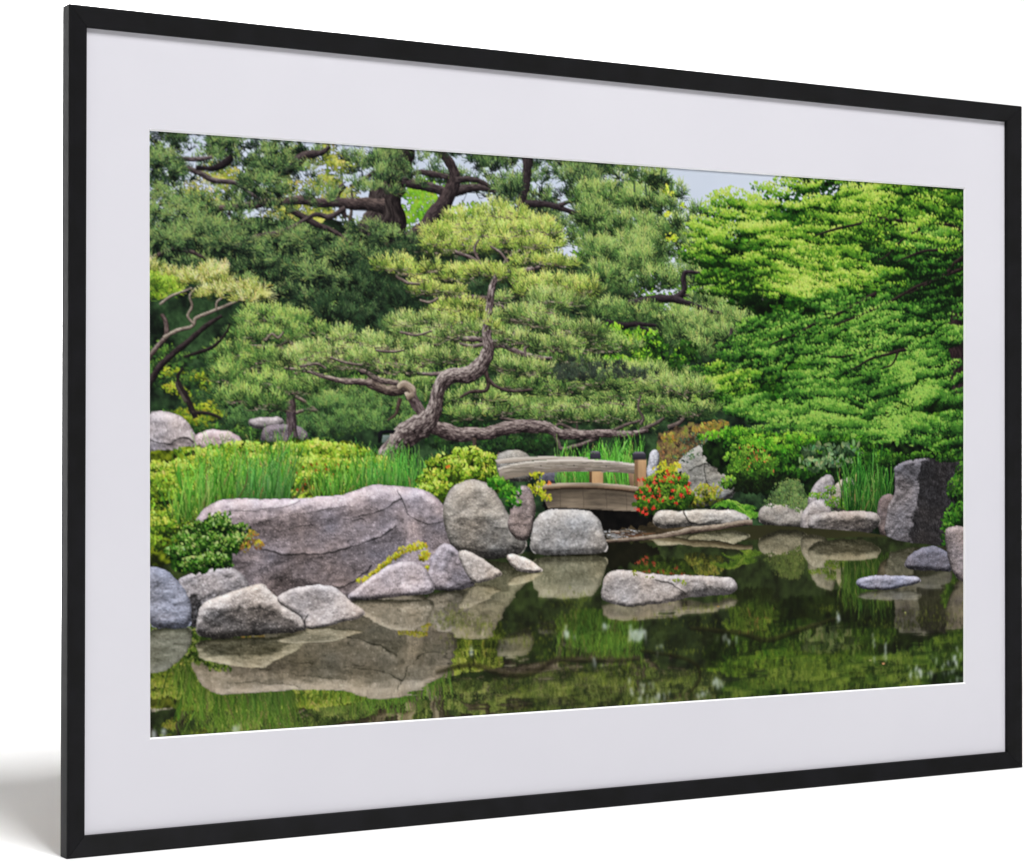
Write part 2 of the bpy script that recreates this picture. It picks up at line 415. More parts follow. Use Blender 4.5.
# ---------------------------------------------------------------- rocks
def rock(L, poly, base, dome=14., bump=.9, light=(-.25, -1.0), cracks=(), seed=0, wet=0., wl=None, speck=.06, warm=0., sm=2, lo=.42, hi=1.28, grain=1., stretch=1.5, facets=(), tone=0.):
    p = smooth_poly(P(poly), sm)
    s = S(*np.mean(np.array(poly, float), 0)); sc = .5*(s[0]+s[1])
    edge = np.r_[0, np.cumsum(np.hypot(*np.diff(np.vstack([p, p[:1]]), axis=0).T))]   # ragged outline
    k = max(40, int(edge[-1]/4)); u = np.linspace(0, edge[-1], k, endpoint=False); q = np.vstack([p, p[:1]])
    p = np.c_[np.interp(u, edge, q[:, 0]), np.interp(u, edge, q[:, 1])]
    j = (fbm(p[:, 0]/30, p[:, 1]/30, seed+5, 4, .6)-.5)*sc*3.6; tn = np.roll(p, -1, 0)-np.roll(p, 1, 0); tn /= np.hypot(*tn.T)[:, None]+1e-9
    p = p+np.c_[-tn[:, 1], tn[:, 0]]*j[:, None]
    m, x0, y0 = poly_mask(p); X, Y = grid(m, x0, y0)
    D = dome*sc*.5
    pd = int(D*2)+2
    mf = np.pad(m.astype(np.float32), pd); b = blur(mf, D*.55, 3)[pd:-pd, pd:-pd]
    hgt = np.clip((b-.5)*2, 0, 1)**.62*D*1.1
    f1 = fbm(X/(46*stretch), Y/46, seed+1, 5, .52)-.5; f2 = np.abs(fbm(X/(30*stretch), Y/26, seed+2, 4, .55)-.5)
    f3 = fbm(X/7, Y/6, seed+3, 3, .6)-.5
    hgt = hgt*1.15+bump*sc*(4.4*f1-2.0*f2+.16*f3*grain)
    gx = np.gradient(hgt, axis=1); gy = np.gradient(hgt, axis=0)
    lx, ly = light; ln = np.sqrt(gx*gx+gy*gy+1)
    lam = (-(gx*lx+gy*ly)*.8+.72)/ln
    for (fp, dv) in facets:                    # flatter or darker faces of the stone
        fm, fx, fy = poly_mask(smooth_poly(P(fp), 1)); F = np.zeros(m.shape, np.float32)
        ya, yb = max(y0, fy), min(y0+m.shape[0], fy+fm.shape[0]); xa, xb = max(x0, fx), min(x0+m.shape[1], fx+fm.shape[1])
        if ya < yb and xa < xb: F[ya-y0:yb-y0, xa-x0:xb-x0] = fm[ya-fy:yb-fy, xa-fx:xb-fx]
        jj, ii = np.mgrid[0:m.shape[0], 0:m.shape[1]]
        jj = np.clip(jj+(fbm(X/24, Y/24, seed+61, 4, .6)-.5)*30, 0, m.shape[0]-1).astype(int); ii = np.clip(ii+(fbm(X/24, Y/24, seed+67, 4, .6)-.5)*36, 0, m.shape[1]-1).astype(int)
        lam = lam+1.8*dv*blur(F, 3, 2)[jj, ii]
    lam = lam+.16*(fbm(X/60, Y/50, seed+7, 4)-.5)
    st = fbm(X/8., Y/6.5, seed+9, 3, .9)-.5
    blot = np.clip((fbm(X/16., Y/12., seed+15, 4, .62)-.52)*5, -1, 1)
    t = np.clip(lo+(hi-lo)*np.clip(lam, 0, 1.25), 0, 1.5)+st*.40*grain+.06*blot*grain
    sp = rng.random((m.shape[0]//2+1, m.shape[1]//2+1)).repeat(2, 0).repeat(2, 1)[:m.shape[0], :m.shape[1]]; t = t+speck*4.4*(sp > .955)-speck*3.4*(sp < .06)
    col = np.array(base, np.float32)/255*t[..., None]
    hue = fbm(X/70, Y/60, seed+12, 4)-.5
    col = col*(1+hue[..., None]*np.array([.11, .03, -.07], np.float32)*(1+warm))+tone
    for ck in cracks:
        wd = ck[0]; cp = catmull(P(ck[1]), 30); d = np.full(m.shape, 1e9, np.float32); sd = np.zeros(m.shape, np.float32)
        cp = cp+sc*1.5*np.c_[fbm(cp[:, 0]/16, cp[:, 1]/16, seed+81, 3)-.5, fbm(cp[:, 0]/16, cp[:, 1]/16, seed+83, 3)-.5]*2
        for ax, ay in cp[::2]:
            ya = int(ay-y0); xa = int(ax-x0); R = 22
            sy = slice(max(0, ya-R), max(0, ya+R)); sx_ = slice(max(0, xa-R), max(0, xa+R))
            if d[sy, sx_].size:
                dd = np.hypot(X[sy, sx_]-ax, Y[sy, sx_]-ay); nr = dd < d[sy, sx_]
                sd[sy, sx_] = np.where(nr, Y[sy, sx_]-ay+.4*(X[sy, sx_]-ax), sd[sy, sx_]); d[sy, sx_] = np.minimum(d[sy, sx_], dd)
        wv = wd*sc*(.30+1.1*fbm(X/20, Y/20, seed+21, 3))
        k = np.clip(1-d/np.maximum(wv, .6), 0, 1)**.7
        sh = np.clip(1-d/(wd*sc*4.6), 0, 1)**1.5; sh = boxblur(boxblur(sh*np.tanh(sd/6.), 3, 0), 3, 1)
        col = col*(1-.72*k[..., None])*(1-.30*sh[..., None])
    if wl is not None:                         # dark band just above the water: damp stone plus painted contact shadow
        yw = P1(*wl)[1]; g = np.clip(1-(yw-Y)/(wet*sc), 0, 1)*(.75+.6*(fbm(X/18, Y/9, seed+30, 3)-.5))
        col = col*(1-.76*np.clip(g, 0, 1)[..., None]*np.array([1, 1.0, 1.08], np.float32))
    put(L, m, x0, y0, np.clip(col, 0, 1))

# ---------------------------------------------------------------- blades of iris / sedge
def blades(L, base, n, hgt, cols, lean=.12, width=2.2, spread=.25):
    """base: polyline of root points in layout units"""
    b = np.array(base, float); d = np.r_[0, np.cumsum(np.hypot(*np.diff(b, axis=0).T))]
    u = rng.uniform(0, d[-1], n); x = np.interp(u, d, b[:, 0])+rng.normal(0, 5, n); y = np.interp(u, d, b[:, 1])+rng.uniform(-5, 6, n)
    o = np.argsort(y); x, y = x[o], y[o]
    q = P(np.c_[x, y]); sc = np.array([.5*sum(S(a, c)) for a, c in zip(x[::1], y[::1])])
    h = hgt*sc*rng.uniform(.45, 1.08, n)*(.72+.5*vnoise(x/11., x*0, 14)); a = rng.normal(lean, spread, n)
    br = rng.uniform(.0, 1., n)*.75+.25*vnoise(x/9., y/9., 4)
    c = pal(br, cols)*(1+rng.normal(0, .05, (n, 3))); dry = rng.random(n) < .05; c[dry] = np.array([.66, .62, .38])*rng.uniform(.7, 1.1, (dry.sum(), 1)); a[dry] *= 1.8
    x1 = q[:, 0]+np.sin(a)*h; y1 = q[:, 1]-np.cos(a)*h
    strokes(L, q[:, 0], q[:, 1], x1, y1, width*sc*rng.uniform(.6, 1.2, n), c*.62, c*1.08, rng.normal(0, .10, n)*h)

def box_poly(L, poly, c_top, c_bot, grain=.10, seed=0, along=40., across=3.):
    """a sawn timber face: soft shade from one edge to the other plus wood grain"""
    p = P(poly); m, x0, y0 = poly_mask(p); X, Y = grid(m, x0, y0)
    top = np.argmax(m, 0); bot = m.shape[0]-1-np.argmax(m[::-1], 0)
    t = np.clip((np.arange(m.shape[0])[:, None]-top)/np.maximum(bot-top, 1), 0, 1)
    c = np.array(c_top, np.float32)*(1-t[..., None])+np.array(c_bot, np.float32)*t[..., None]
    g = fbm(X/along, (Y-top)/across, seed, 4, .6)-.5+.6*(fbm(X/55, Y/22, seed+4, 4)-.5)
    put(L, m, x0, y0, np.clip(c/255*(1+grain*3*g[..., None]), 0, 1))
# ---------------------------------------------------------------- what the picture shows, back to front
FAR = (560, 545)                       # level about which the far bank is mirrored in the pond
def row(p): return P1(*p)[1]

def paint():
    # ---- sky
    L = Layer('sky', 'pale overcast sky in the gap right of the pines', row(FAR))
    yy, xx = np.mgrid[0:H, 0:W].astype(np.float32)
    n = fbm(xx/500, yy/160, 2, 4)
    t = np.clip(.25+.9*(n-.3)+.25*(yy/300), 0, 1)
    L.rgb[:] = pal(t, [(178, 189, 208), (196, 205, 221), (216, 222, 232)]); L.a[:600] = 1
    L.done()

    # ---- far foliage, out of focus
    L = Layer('distant_foliage', 'blurred yellow green foliage showing through gaps behind the pines', row(FAR))
    foliage(L, pads_in([(185, 175), (345, 145), (352, 235), (300, 245), (185, 225)], 62, 13, 9), [(74, 96, 44), (138, 148, 58), (184, 184, 80), (212, 210, 124)], 'oval', 2.2, leafr=1.15, contrast=1.0, lift=.02, vary=.24)
    foliage(L, pads_in([(185, 175), (345, 145), (352, 235), (300, 245), (185, 225)], 26, 8, 5), [(40, 58, 34), (70, 92, 48), (110, 128, 60)], 'oval', 1.2, leafr=1.15, vary=.2)
    foliage(L, pads_in([(395, 185), (470, 180), (480, 245), (395, 240)], 30, 14, 9), [(60, 105, 30), (120, 170, 45), (165, 200, 75)], 'oval', 1, leafr=1.6, contrast=.7, lift=.1)
    foliage(L, pads_in([(190, 180), (230, 180), (232, 220), (188, 215)], 6, 9, 7), [(150, 150, 110), (205, 205, 175), (225, 230, 225)], 'oval', .7, leafr=1.6)
    foliage(L, pads_in([(545, 225), (720, 225), (725, 420), (545, 420)], 120, 13, 9), [(45, 85, 28), (95, 150, 40), (150, 195, 60)], 'oval', .9, leafr=1.6, contrast=.8)
    L.rgb[:] = blur(L.rgb, 2, 1)*1.0; L.done()

    # ---- shade under the trees: the dense dark backdrop of the grove
    L = Layer('grove', 'deep green shade of the grove behind the pines', row(FAR))
    fill(L, [(146, 228), (190, 222), (250, 215), (300, 222), (340, 222), (400, 232), (450, 248), (540, 250), (590, 262), (640, 300), (690, 320), (740, 300), (990, 250), (1000, 640), (100, 640), (120, 240)],
         [(18, 26, 20), (34, 50, 34), (50, 74, 46), (70, 98, 62)], 26, 4, lo=.0, hi=.85)
    foliage(L, pads_in([(150, 345), (330, 345), (420, 400), (420, 455), (150, 440)], 130, 13, 8), [(22, 34, 22), (44, 68, 36), (74, 108, 52), (110, 140, 60)], 'oval', .8, leafr=1.7)
    foliage(L, pads_in([(165, 372), (215, 370), (220, 425), (180, 425)], 22, 9, 6), [(50, 66, 24), (120, 140, 40), (180, 186, 66)], 'oval', .7, leafr=1.8)
    foliage(L, pads_in([(430, 385), (560, 380), (560, 455), (430, 455)], 60, 13, 8), [(16, 26, 18), (36, 60, 32), (66, 104, 48)], 'oval', .8, leafr=1.7)
    branch(L, [(195, 418, 5), (186, 396, 5), (178, 378, 3), (183, 368, 2)], (34, 28, 28), (66, 58, 54), seed=3)
    branch(L, [(186, 402, 3), (178, 388, 3), (176, 382, 2)], (60, 54, 50), (120, 112, 100), seed=4)
    branch(L, [(192, 412, 3), (210, 414, 3), (226, 420, 2)], (40, 36, 32), (80, 72, 62), seed=5)
    L.done()

    # ---- the big dark pine
    L = Layer('pine_tree', 'tall dark old pine with thick black trunk filling the upper left', row(FAR))
    dk, lt = (40, 34, 36), (112, 100, 98)
    D1 = [(12, 17, 15), (28, 42, 32), (54, 78, 52), (94, 122, 74), (142, 164, 98)]
    def pine_limbs(sel=None):
        if sel is None or 0 in sel: branch(L, [(402, 146, 27), (396, 172, 31), (391, 196, 34), (384, 220, 44), (376, 240, 46)], (38, 32, 33), (104, 94, 90), .5, 1, 9)
        if sel is None or 1 in sel: branch(L, [(402, 183, 9), (424, 187, 9), (452, 192, 9), (480, 187, 7), (496, 192, 3)], dk, lt, .4, 2)
        if sel is None or 2 in sel: branch(L, [(410, 240, 20), (427, 225, 17), (443, 206, 15), (453, 187, 14), (452, 170, 10), (443, 156, 8), (436, 148, 7)], dk, (104, 90, 88), .45, 3)
        if sel is None or 3 in sel: branch(L, [(448, 178, 5), (430, 174, 6), (418, 172, 4), (405, 178, 4)], dk, lt, .4, 4)
        if sel is None or 4 in sel: branch(L, [(456, 180, 6), (470, 180, 5), (484, 183, 4), (494, 190, 2)], dk, lt, .4, 5)
        if sel is None or 5 in sel: branch(L, [(528, 150, 11), (525, 178, 9), (522, 202, 8), (520, 222, 5)], dk, (92, 82, 82), .4, 6)
        if sel is None or 6 in sel: branch(L, [(525, 204, 7), (545, 204, 6), (562, 208, 5), (586, 217, 3)], dk, (88, 78, 80), .4, 7)
        if sel is None or 7 in sel: branch(L, [(528, 190, 3), (545, 197, 3), (560, 200, 2)], dk, lt, .4, 8)
        if sel is None or 8 in sel: branch(L, [(384, 208, 14), (352, 203, 10), (325, 202, 9), (290, 201, 8), (255, 204, 7), (220, 209, 5)], dk, (126, 110, 104), .45, 9)
        if sel is None or 9 in sel: branch(L, [(288, 209, 5), (303, 217, 6), (322, 226, 5), (336, 233, 4), (352, 244, 3)], dk, (120, 106, 100), .45, 10)
        if sel is None or 10 in sel: branch(L, [(287, 174, 9), (298, 161, 9), (308, 155, 8), (322, 153, 5), (330, 147, 3)], dk, lt, .4, 11)
        if sel is None or 11 in sel: branch(L, [(305, 156, 4), (301, 148, 4), (298, 141, 3)], dk, lt, .4, 12)
        if sel is None or 12 in sel: branch(L, [(345, 186, 6), (336, 195, 6), (340, 206, 5), (346, 218, 4)], dk, lt, .4, 13)
        if sel is None or 13 in sel: branch(L, [(178, 159, 4), (195, 160, 4), (212, 158, 3)], (60, 52, 54), (150, 140, 140), .4, 14)
        if sel is None or 14 in sel: branch(L, [(182, 166, 4), (200, 173, 5), (214, 180, 5), (236, 183, 4), (252, 194, 3), (262, 200, 2)], (56, 48, 50), (140, 130, 126), .4, 15)
        if sel is None or 15 in sel: branch(L, [(196, 168, 4), (214, 169, 5), (226, 164, 8), (232, 158, 6)], (26, 22, 24), (64, 56, 58), .4, 16)
        if sel is None or 16 in sel: branch(L, [(228, 212, 3), (240, 223, 3), (250, 230, 2)], dk, lt, .4, 17)
        if sel is None or 17 in sel: branch(L, [(226, 226, 5), (240, 222, 6), (250, 226, 4)], (30, 26, 28), (70, 62, 64), .4, 18)
        if sel is None or 18 in sel: branch(L, [(375, 172, 4), (362, 181, 3), (350, 186, 2)], dk, lt, .4, 19)
        if sel is None or 19 in sel: branch(L, [(352, 190, 2.5), (352, 205, 2.5), (349, 222, 2.5), (345, 236, 2)], (70, 62, 58), (140, 128, 118), .4, 20)
        if sel is None or 20 in sel: branch(L, [(345, 238, 2.5), (340, 252, 2)], (70, 62, 58), (150, 138, 126), .4, 21)
    pine_limbs()
    holes = [[(185, 136), (206, 134), (212, 160), (178, 162)], [(183, 162), (240, 168), (238, 180), (226, 216), (186, 200)], [(222, 158), (234, 166), (232, 172), (222, 166)],
             [(283, 176), (300, 163), (330, 145), (352, 150), (352, 200), (283, 200)], [(352, 150), (380, 150), (378, 178), (356, 185)], [(252, 208), (352, 206), (330, 228), (262, 225)],
             [(403, 148), (448, 148), (448, 176), (403, 183)], [(398, 188), (442, 196), (428, 220), (398, 218)], [(452, 186), (486, 178), (490, 196), (452, 200)], [(466, 165), (482, 166), (480, 178), (466, 178)],
             [(528, 183), (560, 182), (560, 198), (528, 198)], [(552, 196), (592, 200), (592, 222), (560, 212)], [(452, 200), (520, 196), (520, 225), (440, 230)], [(600, 172), (650, 172), (650, 240), (600, 240)]]
    top = [(120, 95), (300, 110), (640, 162), (640, 190), (600, 230), (540, 236), (500, 205), (440, 180), (380, 170), (300, 175), (250, 200), (148, 215)]
    foliage(L, pads_in(top, 175, 15, 10), D1, 'needle', .85, 9, 1.4, holes, lift=-.12, droop=.3, contrast=1.25)
    foliage(L, pads_in([(148, 190), (215, 205), (300, 225), (330, 240), (420, 230), (440, 260), (390, 300), (330, 330), (250, 300), (148, 280)], 120, 15, 10), D1, 'needle', .8, 10, 1.4, holes[5:6], lift=-.12, droop=.5, contrast=1.25)
    pine_limbs((0, 1, 2, 3, 4, 5, 6, 8, 9, 10, 13, 14, 15))
    branch(L, [(300, 224, 4), (280, 232, 5), (258, 236, 4), (236, 246, 3)], dk, lt, .4, 22)
    branch(L, [(420, 236, 7), (440, 246, 6), (462, 250, 4), (480, 258, 2)], dk, lt, .4, 23)
    branch(L, [(345, 208, 5), (330, 216, 5), (316, 215, 4), (300, 222, 3)], dk, lt, .4, 24)
    branch(L, [(560, 206, 4), (574, 200, 3), (588, 202, 2)], dk, lt, .4, 25)
    branch(L, [(155, 256, 3), (172, 250, 4), (190, 252, 4), (204, 258, 2)], (50, 42, 42), (120, 106, 100), .4, 26)
    foliage(L, pads_in([(200, 175), (300, 160), (340, 200), (300, 212), (220, 212)], 16, 11, 7)+pads_in([(350, 150), (450, 150), (450, 185), (350, 188)], 14, 10, 6), D1, 'needle', .45, 9, 1.4, lift=.05)
    foliage(L, [(165, 165, 18, 16, 0, .08), (160, 200, 14, 14, 0, .04), (180, 215, 30, 13, 0, .16), (205, 232, 34, 14, 0, .14), (170, 240, 22, 12, 0, .1), (235, 245, 30, 13, 0, .04), (270, 165, 24, 16, 0, .04), (262, 185, 22, 12, 0, .02),
                (300, 262, 30, 16, 0, .06), (325, 275, 26, 14, 0, .03), (370, 232, 26, 10, 0, .02), (395, 240, 22, 9, 0, 0), (300, 240, 30, 10, 0, 0), (345, 255, 22, 12, 0, .02)], D1, 'needle', 1.5, 10, 1.4, droop=.7, up=.3, contrast=1.2)
    foliage(L, [(388, 165, 17, 14, 0, .02), (385, 178, 14, 10, 0, .05), (380, 190, 22, 5, 0, .22), (512, 188, 16, 11, 0, -.02), (490, 165, 20, 10), (595, 165, 24, 12, 0, .08), (580, 180, 20, 14, 0, .06)], D1, 'needle', 1.7, 9, 1.4)
    foliage(L, pads_in([(400, 250), (560, 240), (600, 330), (560, 340), (300, 345), (330, 300)], 60, 18, 10), [(14, 20, 15), (30, 46, 32), (52, 76, 50), (82, 108, 68)], 'needle', .9, 8, 1.4, lift=-.12)
    L.done()

    # ---- second pine, behind right of the middle
    L = Layer('pine_tree', 'grey green pine standing behind the bridge end beside the gap of sky', row(FAR))
    B1 = [(26, 38, 25), (56, 84, 47), (92, 126, 66), (134, 162, 87), (172, 192, 112)]
    branch(L, [(640, 330, 9), (628, 290, 8), (612, 262, 7), (606, 230, 6), (614, 200, 4), (616, 185, 2)], (44, 38, 38), (96, 86, 84), .4, 31)
    branch(L, [(572, 285, 5), (590, 280, 6), (606, 268, 7), (612, 255, 6)], (50, 44, 44), (110, 100, 96), .4, 32)
    foliage(L, pads_in([(585, 190), (640, 185), (660, 176), (672, 205), (680, 240), (700, 255), (735, 262), (720, 340), (640, 345), (575, 300)], 70, 16, 11), B1, 'needle', .85, 9.5, 1.4, lift=-.12, contrast=1.3)
    foliage(L, [(612, 195, 22, 12, 0, .08), (640, 200, 18, 12, 0, .05), (602, 222, 22, 13, 0, .04), (637, 225, 24, 12, 0, .1), (660, 185, 8, 12, 0, -.05), (655, 200, 12, 8, 0, .05), (590, 212, 16, 10), (650, 245, 22, 14, 0, .06), (625, 250, 24, 14, 0, .1), (600, 250, 16, 12, 0, 0),
                (672, 230, 12, 10, 0, .1), (668, 205, 12, 9, 0, .0), (684, 222, 12, 8, 0, .05), (690, 240, 14, 9, 0, .06), (676, 192, 9, 7, 0, -.02), (700, 212, 10, 7, 0, .02), (660, 178, 8, 7, 0, -.08), (645, 178, 14, 7, 0, -.1), (625, 172, 16, 6, 0, -.1), (700, 268, 22, 8, 0, .12), (722, 280, 22, 12, 0, .16), (700, 312, 26, 10, 0, .1), (716, 325, 24, 10, 0, .12), (640, 262, 22, 10, 0, .1), (660, 280, 22, 10), (605, 272, 16, 10, 0, .12), (720, 300, 18, 8, 0, .12), (684, 330, 26, 9, 0, 0), (726, 294, 20, 8, 0, .12), (738, 308, 18, 8, 0, .08), (724, 318, 22, 8, 0, .08), (712, 336, 24, 8, 0, .06), (732, 334, 18, 8, 0, .02), (700, 350, 22, 7, 0, .0), (745, 322, 14, 7, 0, .05)], B1, 'needle', 1.3, 9.5, 1.4, contrast=1.3, shadow=.4)
    for p in ([(660, 178, 1.6), (662, 168, 1.2)], [(646, 196, 1.6), (645, 184, 1.2)], [(634, 192, 1.5), (634, 182, 1)], [(670, 190, 1.4), (672, 182, 1)]): branch(L, p, (60, 80, 60), (110, 130, 100))
    dk, lt = (30, 25, 28), (92, 82, 86)
    branch(L, [(628, 303, 6), (645, 300, 7), (662, 299, 7), (676, 298, 7), (684, 290, 6), (683, 280, 5), (686, 272, 4), (700, 273, 2)], dk, lt, .35, 34)
    branch(L, [(674, 299, 6), (690, 303, 5), (706, 310, 4), (722, 314, 3)], dk, lt, .35, 35)
    branch(L, [(684, 296, 3), (695, 294, 2.5), (703, 288, 2)], dk, lt, .35, 36)
    branch(L, [(606, 324, 6), (622, 325, 5), (640, 324, 4), (656, 325, 2)], dk, (70, 60, 64), .35, 37)
    branch(L, [(636, 326, 3), (648, 331, 2.5), (658, 338, 2)], dk, (70, 60, 64), .35, 38)
    foliage(L, [(690, 320, 34, 7, 0, .05), (600, 310, 22, 8, 0, -.05), (640, 312, 22, 7, 0, -.1), (706, 300, 16, 7, 0, .15)], B1, 'needle', 1.2, 9.5, 1.4)
    foliage(L, [(671, 193, 5, 3), (668, 215, 5, 4), (684, 206, 6, 3), (666, 190, 4, 4), (672, 238, 8, 5)], [(110, 140, 40), (180, 200, 60), (215, 220, 100)], 'oval', 1, leafr=1.5)
    L.done()

    # ---- low vivid undergrowth under the second pine
    L = Layer('maple_shrub', 'vivid green undergrowth between the pines left of the maple', row(FAR))
    foliage(L, pads_in([(608, 328), (650, 328), (690, 350), (680, 380), (610, 372)], 40, 11, 7), [(22, 44, 18), (56, 104, 30), (110, 164, 44), (160, 200, 66)], 'oval', .9, leafr=1.7)
    foliage(L, pads_in([(640, 340), (690, 345), (690, 372), (650, 378)], 14, 12, 7), [(14, 28, 14), (36, 66, 24), (70, 120, 40)], 'oval', .9, leafr=1.7, lift=-.1)
    L.done()

    # ---- small pine on the left
    S1 = [(30, 46, 28), (64, 92, 50), (100, 136, 68), (140, 170, 84), (174, 196, 108)]
    L = Layer('pine_tree', 'small cloud pruned pine left of the leaning pine', row((290, 555)))
    foliage(L, pads_in([(225, 330), (330, 330), (345, 420), (300, 440), (235, 425), (215, 380)], 60, 17, 9), [(24, 38, 28), (46, 74, 46), (78, 112, 64), (112, 146, 80)], 'needle', 1.1, 8, 1.4, lift=-.02)
    branch(L, [(294, 444, 11), (292, 420, 10), (291, 400, 9), (290, 384, 8), (282, 352, 6), (275, 346, 4)], (58, 48, 48), (140, 126, 120), .5, 41, 6)
    branch(L, [(250, 346, 3), (262, 347, 3.5), (276, 345, 3.5), (292, 339, 3)], (60, 52, 48), (170, 158, 144), .4, 42)
    branch(L, [(294, 396, 3), (306, 402, 3), (316, 410, 2.5), (324, 416, 2)], (70, 60, 54), (190, 176, 160), .4, 43)
    branch(L, [(294, 413, 3), (306, 410, 3), (318, 411, 2)], (70, 60, 54), (170, 158, 144), .4, 44)
    branch(L, [(290, 412, 4), (278, 409, 3), (270, 412, 2)], (56, 48, 46), (130, 118, 106), .4, 45)
    for q in ((268, 316, 26, 9), (292, 322, 20, 8), (244, 322, 10, 6), (252, 336, 28, 7), (300, 336, 22, 8), (236, 352, 22, 8), (320, 332, 14, 6), (246, 366, 26, 8), (268, 358, 20, 7), (290, 372, 26, 10), (228, 378, 16, 9), (262, 385, 30, 9), (300, 390, 28, 8), (240, 398, 24, 9), (318, 378, 20, 7), (266, 402, 18, 8)):
        foliage(L, [q+(0, .04 if q[1] < 340 else -.05)], S1, 'needle', 1.6, 9.5, 1.4, contrast=1.2, shadow=.45, twigs=1)
    branch(L, [(266, 340, 2), (272, 334, 2), (278, 338, 2), (284, 332, 1.5)], (80, 70, 62), (190, 178, 160), .4, 46)
    L.done()

    # ---- yellow tipped pine branch entering from the left edge
    L = Layer('pine_branch', 'yellow tipped pine branch with pale twisted twigs at the left edge', row(FAR))
    Y1 = [(66, 74, 36), (118, 128, 58), (166, 172, 84), (198, 198, 118), (222, 218, 162)]
    G1 = [(60, 86, 30), (112, 150, 44), (160, 190, 66), (190, 206, 96)]
    branch(L, [(148, 386, 7.4), (160, 366, 5.9), (174, 352, 5.9), (188, 341, 5.2), (206, 326, 4.4), (222, 316, 3)], (30, 25, 26), (84, 72, 72), .4, 51)
    branch(L, [(184, 357, 2.2), (200, 352, 3), (214, 346, 3), (226, 333, 2.2), (230, 324, 1.5)], (28, 24, 24), (74, 64, 62), .4, 52)
    foliage(L, [(158, 290, 14, 14, 0, .12), (168, 288, 14, 12, 0, .06), (152, 282, 10, 14)], G1, 'needle', 1.8, 9, 1.4)
    foliage(L, [(152, 268, 10, 7), (170, 274, 8, 5)], Y1, 'needle', 1.6, 9, 1.4)
    branch(L, [(148, 360, 5.2), (158, 346, 4.4), (166, 336, 4.4), (166, 322, 3.7), (162, 314, 3)], (66, 54, 52), (168, 154, 146), .4, 53)
    branch(L, [(164, 338, 3.7), (176, 331, 3.3), (192, 326, 3), (196, 318, 3), (210, 312, 2.6), (226, 306, 2.2), (244, 298, 1.9)], (96, 86, 78), (196, 184, 168), .3, 54)
    branch(L, [(194, 324, 2.2), (188, 316, 2.2), (192, 306, 1.9), (190, 296, 1.5), (196, 288, 1.1)], (100, 90, 80), (196, 184, 168), .3, 55)
    branch(L, [(216, 309, 1.5), (217, 302, 1.5), (222, 298, 1.1)], (100, 90, 80), (196, 184, 168), .3, 56)
    branch(L, [(160, 304, 1.9), (170, 297, 1.9), (182, 292, 1.5), (192, 288, 1.1)], (100, 90, 80), (210, 198, 180), .3, 57)
    foliage(L, [(196, 276, 16, 7), (212, 272, 16, 8), (204, 282, 22, 6), (222, 280, 10, 6), (208, 296, 15, 5), (220, 292, 12, 5), (238, 290, 14, 6), (252, 290, 14, 7), (258, 296, 12, 6), (246, 300, 14, 4)], Y1, 'needle', 1.5, 9, 1.4, lift=.06)
    q = P([(258, 292)]*14); a = rng.uniform(-.45, .55, 14); ln = rng.uniform(28, 52, 14)
    strokes(L, q[:, 0], q[:, 1], q[:, 0]+np.cos(a)*ln, q[:, 1]+np.sin(a)*ln, 2.2, pal(np.full(14, .6), Y1), pal(np.full(14, .95), Y1))
    L.done()

    # ---- big maple on the right
    L = Layer('maple_tree', 'bright green maple spreading in layered sprays over the right side', row((830, 545)))
    M1 = [(14, 30, 12), (30, 62, 20), (56, 98, 32), (92, 136, 46), (136, 172, 62), (176, 194, 92)]
    fill(L, [(700, 262), (740, 235), (790, 205), (860, 190), (1000, 150), (1000, 470), (860, 470), (800, 430), (730, 400), (745, 340), (760, 315), (720, 290)], [(10, 18, 8), (18, 36, 12), (32, 66, 18), (52, 92, 28)], 22, 8, lo=0, hi=.8)
    area = [(700, 240), (745, 205), (790, 178), (800, 172), (990, 165), (990, 470), (880, 470), (830, 440), (720, 412), (705, 390), (745, 340), (760, 312), (720, 290)]
    foliage(L, pads_in(area, 300, 22, 8, -.22, .3), [(10, 22, 8), (22, 54, 14), (44, 92, 24), (76, 122, 38), (110, 150, 50)], 'oval', 1.0, leafr=1.9, lift=-.10, vary=.09, flat=.6)
    # trunk and limbs at the right edge
    dk, lt = (26, 20, 20), (70, 58, 54)
    branch(L, [(958, 300, 12), (953, 330, 18), (956, 360, 16), (958, 400, 14)], (30, 22, 24), (84, 66, 66), .5, 61)
    limbs = [([(966, 256, 5), (955, 263, 5), (943, 276, 5), (922, 284, 4), (900, 296, 3.5), (872, 310, 3), (842, 322, 2)], 62),
             ([(966, 268, 3), (942, 277, 3), (916, 290, 2)], 63),
             ([(876, 293, 4), (858, 304, 4), (838, 314, 4), (818, 321, 4), (800, 332, 3), (778, 341, 2)], 64),
             ([(966, 236, 5), (952, 226, 4), (930, 222, 3), (915, 224, 2)], 65),
             ([(966, 250, 5), (946, 250, 4), (925, 251, 3), (905, 258, 2)], 66),
             ([(902, 221, 4), (885, 219, 4), (868, 222, 3), (840, 228, 3), (822, 233, 2)], 67),
             ([(920, 228, 3), (902, 240, 2.5), (886, 256, 2)], 68),
             ([(908, 348, 4), (888, 354, 3.5), (872, 358, 3), (858, 366, 2)], 69),
             ([(898, 352, 2.5), (892, 364, 2)], 70),
             ([(815, 352, 2.5), (836, 357, 2.5), (858, 353, 2.5), (880, 345, 2)], 71)]
    for q in limbs: branch(L, q[0], dk, lt, .3, q[1])
    branch(L, [(764, 300, 5), (764, 285, 6), (762, 272, 7), (766, 265, 5)], (72, 60, 66), (150, 136, 146), .4, 72)
    branch(L, [(730, 340, 3), (731, 328, 3)], (60, 52, 50), (110, 100, 96), .4, 73)
